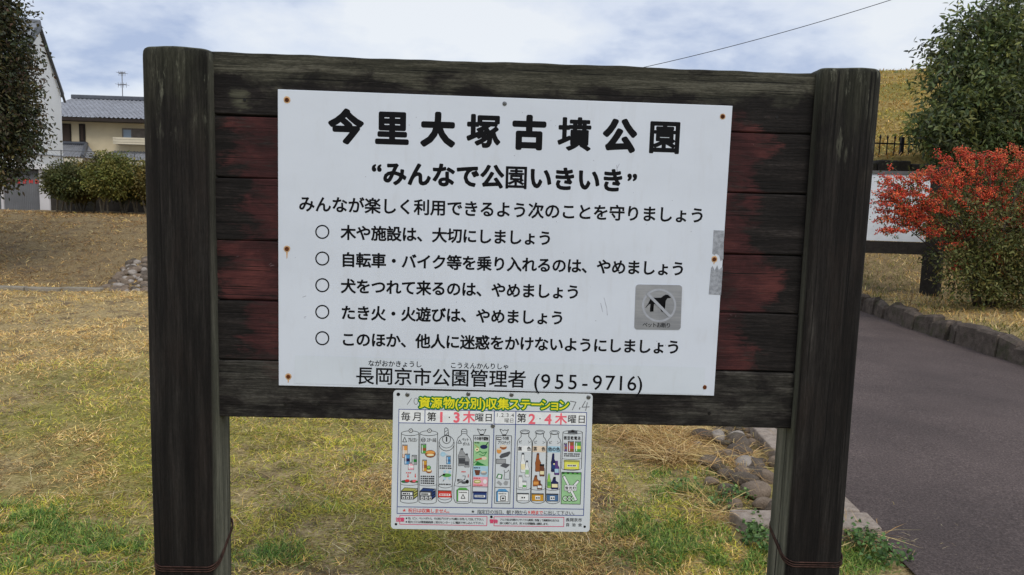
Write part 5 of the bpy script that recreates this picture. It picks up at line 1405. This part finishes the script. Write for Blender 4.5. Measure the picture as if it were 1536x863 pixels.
# white house: its gable seen almost edge-on
r93, r27 = hp(93.5, 200, 1.0)[0], hp(25, 200, 1.0)[0]
pf = np.array([r93*38.5, 38.5]); pn = np.array([r27*30, 30.0]); mid = (pf+pn)/2
back = np.array([-(pf-pn)[1], (pf-pn)[0]]); back = back/np.linalg.norm(back)
if back[0] > 0: back = -back
h = thing('white_house', (mid[0], mid[1], 0), 'tall white house with steep gable behind the left tree', 'house')
ze = on_y(92.5, 139, 38.5)[2]; za = on_y(60, 42, mid[1])[2]
def pt(base, d, z): q = base+back*d; return (q[0], q[1], z)
white_r = plain('white_render', (238, 241, 242), .8, .2, 0, .03, .7)
mb = MB(); Lh = 9.0
mb.add([pt(pn, 0, -.4), pt(pf, 0, -.4), pt(pf, 0, ze), pt(mid, 0, za), pt(pn, 0, ze), pt(pn, Lh, -.4), pt(pf, Lh, -.4), pt(pf, Lh, ze), pt(mid, Lh, za), pt(pn, Lh, ze)],
       [(0, 1, 2, 3, 4), (9, 8, 7, 6, 5), (1, 6, 7, 2), (0, 4, 9, 5), (2, 7, 8, 3), (3, 8, 9, 4)])
mb.build('wall', white_r, h)
mb = MB(); gr = plain('grey_slate', (118, 122, 128), .6, .3)
for e0, sgn in ((pf, 1), (pn, -1)):
    d = (e0-mid)/np.linalg.norm(e0-mid); eo = e0+d*.45; zo = ze-(za-ze)/np.linalg.norm(e0-mid)*.45
    q = [pt(eo, -.07, zo+.03), pt(eo, Lh, zo+.03), pt(mid, Lh, za+.03), pt(mid, -.07, za+.03)]
    mb.hexa(q, [(x, y, z+.22) for x, y, z in q])
rf = mb.build('roof', gr, h)
mb = MB(); a, b = pt(mid, -.1, za+.15), pt(mid, Lh, za+.15); mb.tube([a, b], .2, 8); mb.build('ridge', tile_d, rf)
mb = MB(); d = (pf-mid)/np.linalg.norm(pf-mid)
a = pt(pf+d*.45, -.09, ze-.55*.75); b = pt(mid, -.09, za+.05); mb.tube([a, b], .06, 6); a = pt(pn-d*.45, -.09, ze-.4); mb.tube([a, b], .09, 6); mb.build('verge_board', plain('dark_verge', (86, 90, 94), .6), h)
mb = MB(); mb.tube([pt(pn, -.03, on_y(60, 237, 34)[2]), pt(pf, -.03, on_y(92, 234, 38)[2])], .035, 6); mb.build('ledge', plain('grey_ledge', (150, 152, 156), .6), h)

# garage
YG = 25.0
gp = lambda px, py: on_y(px, py, YG)
h = thing('garage', (gp(0, 300)[0], YG, .3), 'grey garage with corrugated shutter and red lettering behind the left tree', 'garage')
cream = plain('garage_frame', (196, 194, 196), .7, .3, 0, .05, 2)
x0, x1 = gp(-90, 280)[0], gp(61.5, 280)[0]; zt, zb_ = gp(40, 255.5)[2], gp(40, 319)[2]-.25
mb = MB(); n = 54; vs = []
for i in range(n*2+1):
    x = x0+(x1-x0)*i/(n*2); y = YG+(.0, .035)[(i//1) % 2]
    vs += [(x, y, zb_), (x, y, zt)]
mb.add(vs, [(2*i, 2*i+2, 2*i+3, 2*i+1) for i in range(n*2)])
mb.build('shutter', plain('grey_shutter', (120, 122, 126), .5, .4, .2, .08, 2), h)
xp0, xp1 = gp(61.5, 280)[0], gp(76, 280)[0]
mb = MB(); mb.box((xp0, YG-.1, zb_), (xp1, YG+4.5, zt+.04)); mb.build('pillar', cream, h)
mb = MB(); mb.box((x0-.2, YG-.2, zt+.04), (xp1+.06, YG+4.6, zt+.20)); mb.build('flat_roof', plain('garage_roof', (206, 206, 208), .7, .3, 0, .05, 2), h)
mb = MB(); mb.box((x0, YG+.06, zb_), (xp0, YG+4.5, zt)); mb.build('body', cream, h)
xw = gp(4, 290)[0]; mb = MB(); mb.box((xw-.03, YG-.05, zb_), (xw+.05, YG+.05, zt)); mb.build('mullion', cream, h)
PR = Print(YG-.004)
for i, px in enumerate((10, 18.8, 27.4, 37.2, 46.4, 55.4)):     # red lettering, too blurred in the photo to read
    R_ = random.Random(i+3); cy = 272.4
    for yy in sorted(R_.sample((-2.3, -1.2, 0, 1.2, 2.3), 3)): PR.line([(px-2.6, cy+yy), (px+2.6, cy+yy)], .85, 0, 1+.1*yy)
    for xx in R_.sample((-2.0, -.7, .7, 2.0), 2): PR.line([(px+xx, cy-2.8), (px+xx, cy+2.8)], .85, 0, 2)
PR.build('red_lettering', plain('red_paint', (206, 66, 66), .6), h)
# low dark wall and wire fence behind the hedge
x0, x1 = on_y(76, 300, 21.6)[0], on_y(420, 300, 21.6)[0]
z0 = float(hz(x0, 21.6))
mb = MB(); mb.box((x0, 21.6, z0-.5), (x1, 21.75, on_y(150, 291, 21.6)[2])); prop(mb.build('block_wall', stone_mat('dark_block', (.022, .02, .018), (.07, .062, .055), 4, .3)), 'low dark block wall in the shade behind the hedge', 'wall')
t = thing('wire_fence', (x0, 22.2, z0), 'grey chain-link fence above the wall behind the hedge', 'fence')
fx0, fx1 = on_y(92, 240, 22.2)[0], on_y(420, 240, 22.2)[0]; fz0, fz1 = on_y(150, 262, 22.2)[2], on_y(150, 228, 22.2)[2]
wm_ = plain('fence_wire', (104, 106, 108), .5, .4, .4)
mb = MB(); st = .11; x = fx0-(fz1-fz0)
while x < fx1:
    for sg in (1, -1):
        a = Vector((x, 22.2, fz0 if sg > 0 else fz1)); b = Vector((x+(fz1-fz0), 22.2, fz1 if sg > 0 else fz0))
        if b.x > fx0: mb.tube([a, b],   .003, 3, cap=False)
    x += st
mb.build('mesh', wm_, t)
mb = MB(); mb.tube([(fx0-.8, 22.2, fz1), (fx1, 22.2, fz1)], .010, 6); mb.build('rail', wm_, t)
for i in range(4):
    x = fx0+i*(fx1-fx0)/3; mb = MB(); mb.tube([(x, 22.2, z0-.4), (x, 22.2, fz1+.02)], .016, 6); mb.build('fence_post', wm_, t)
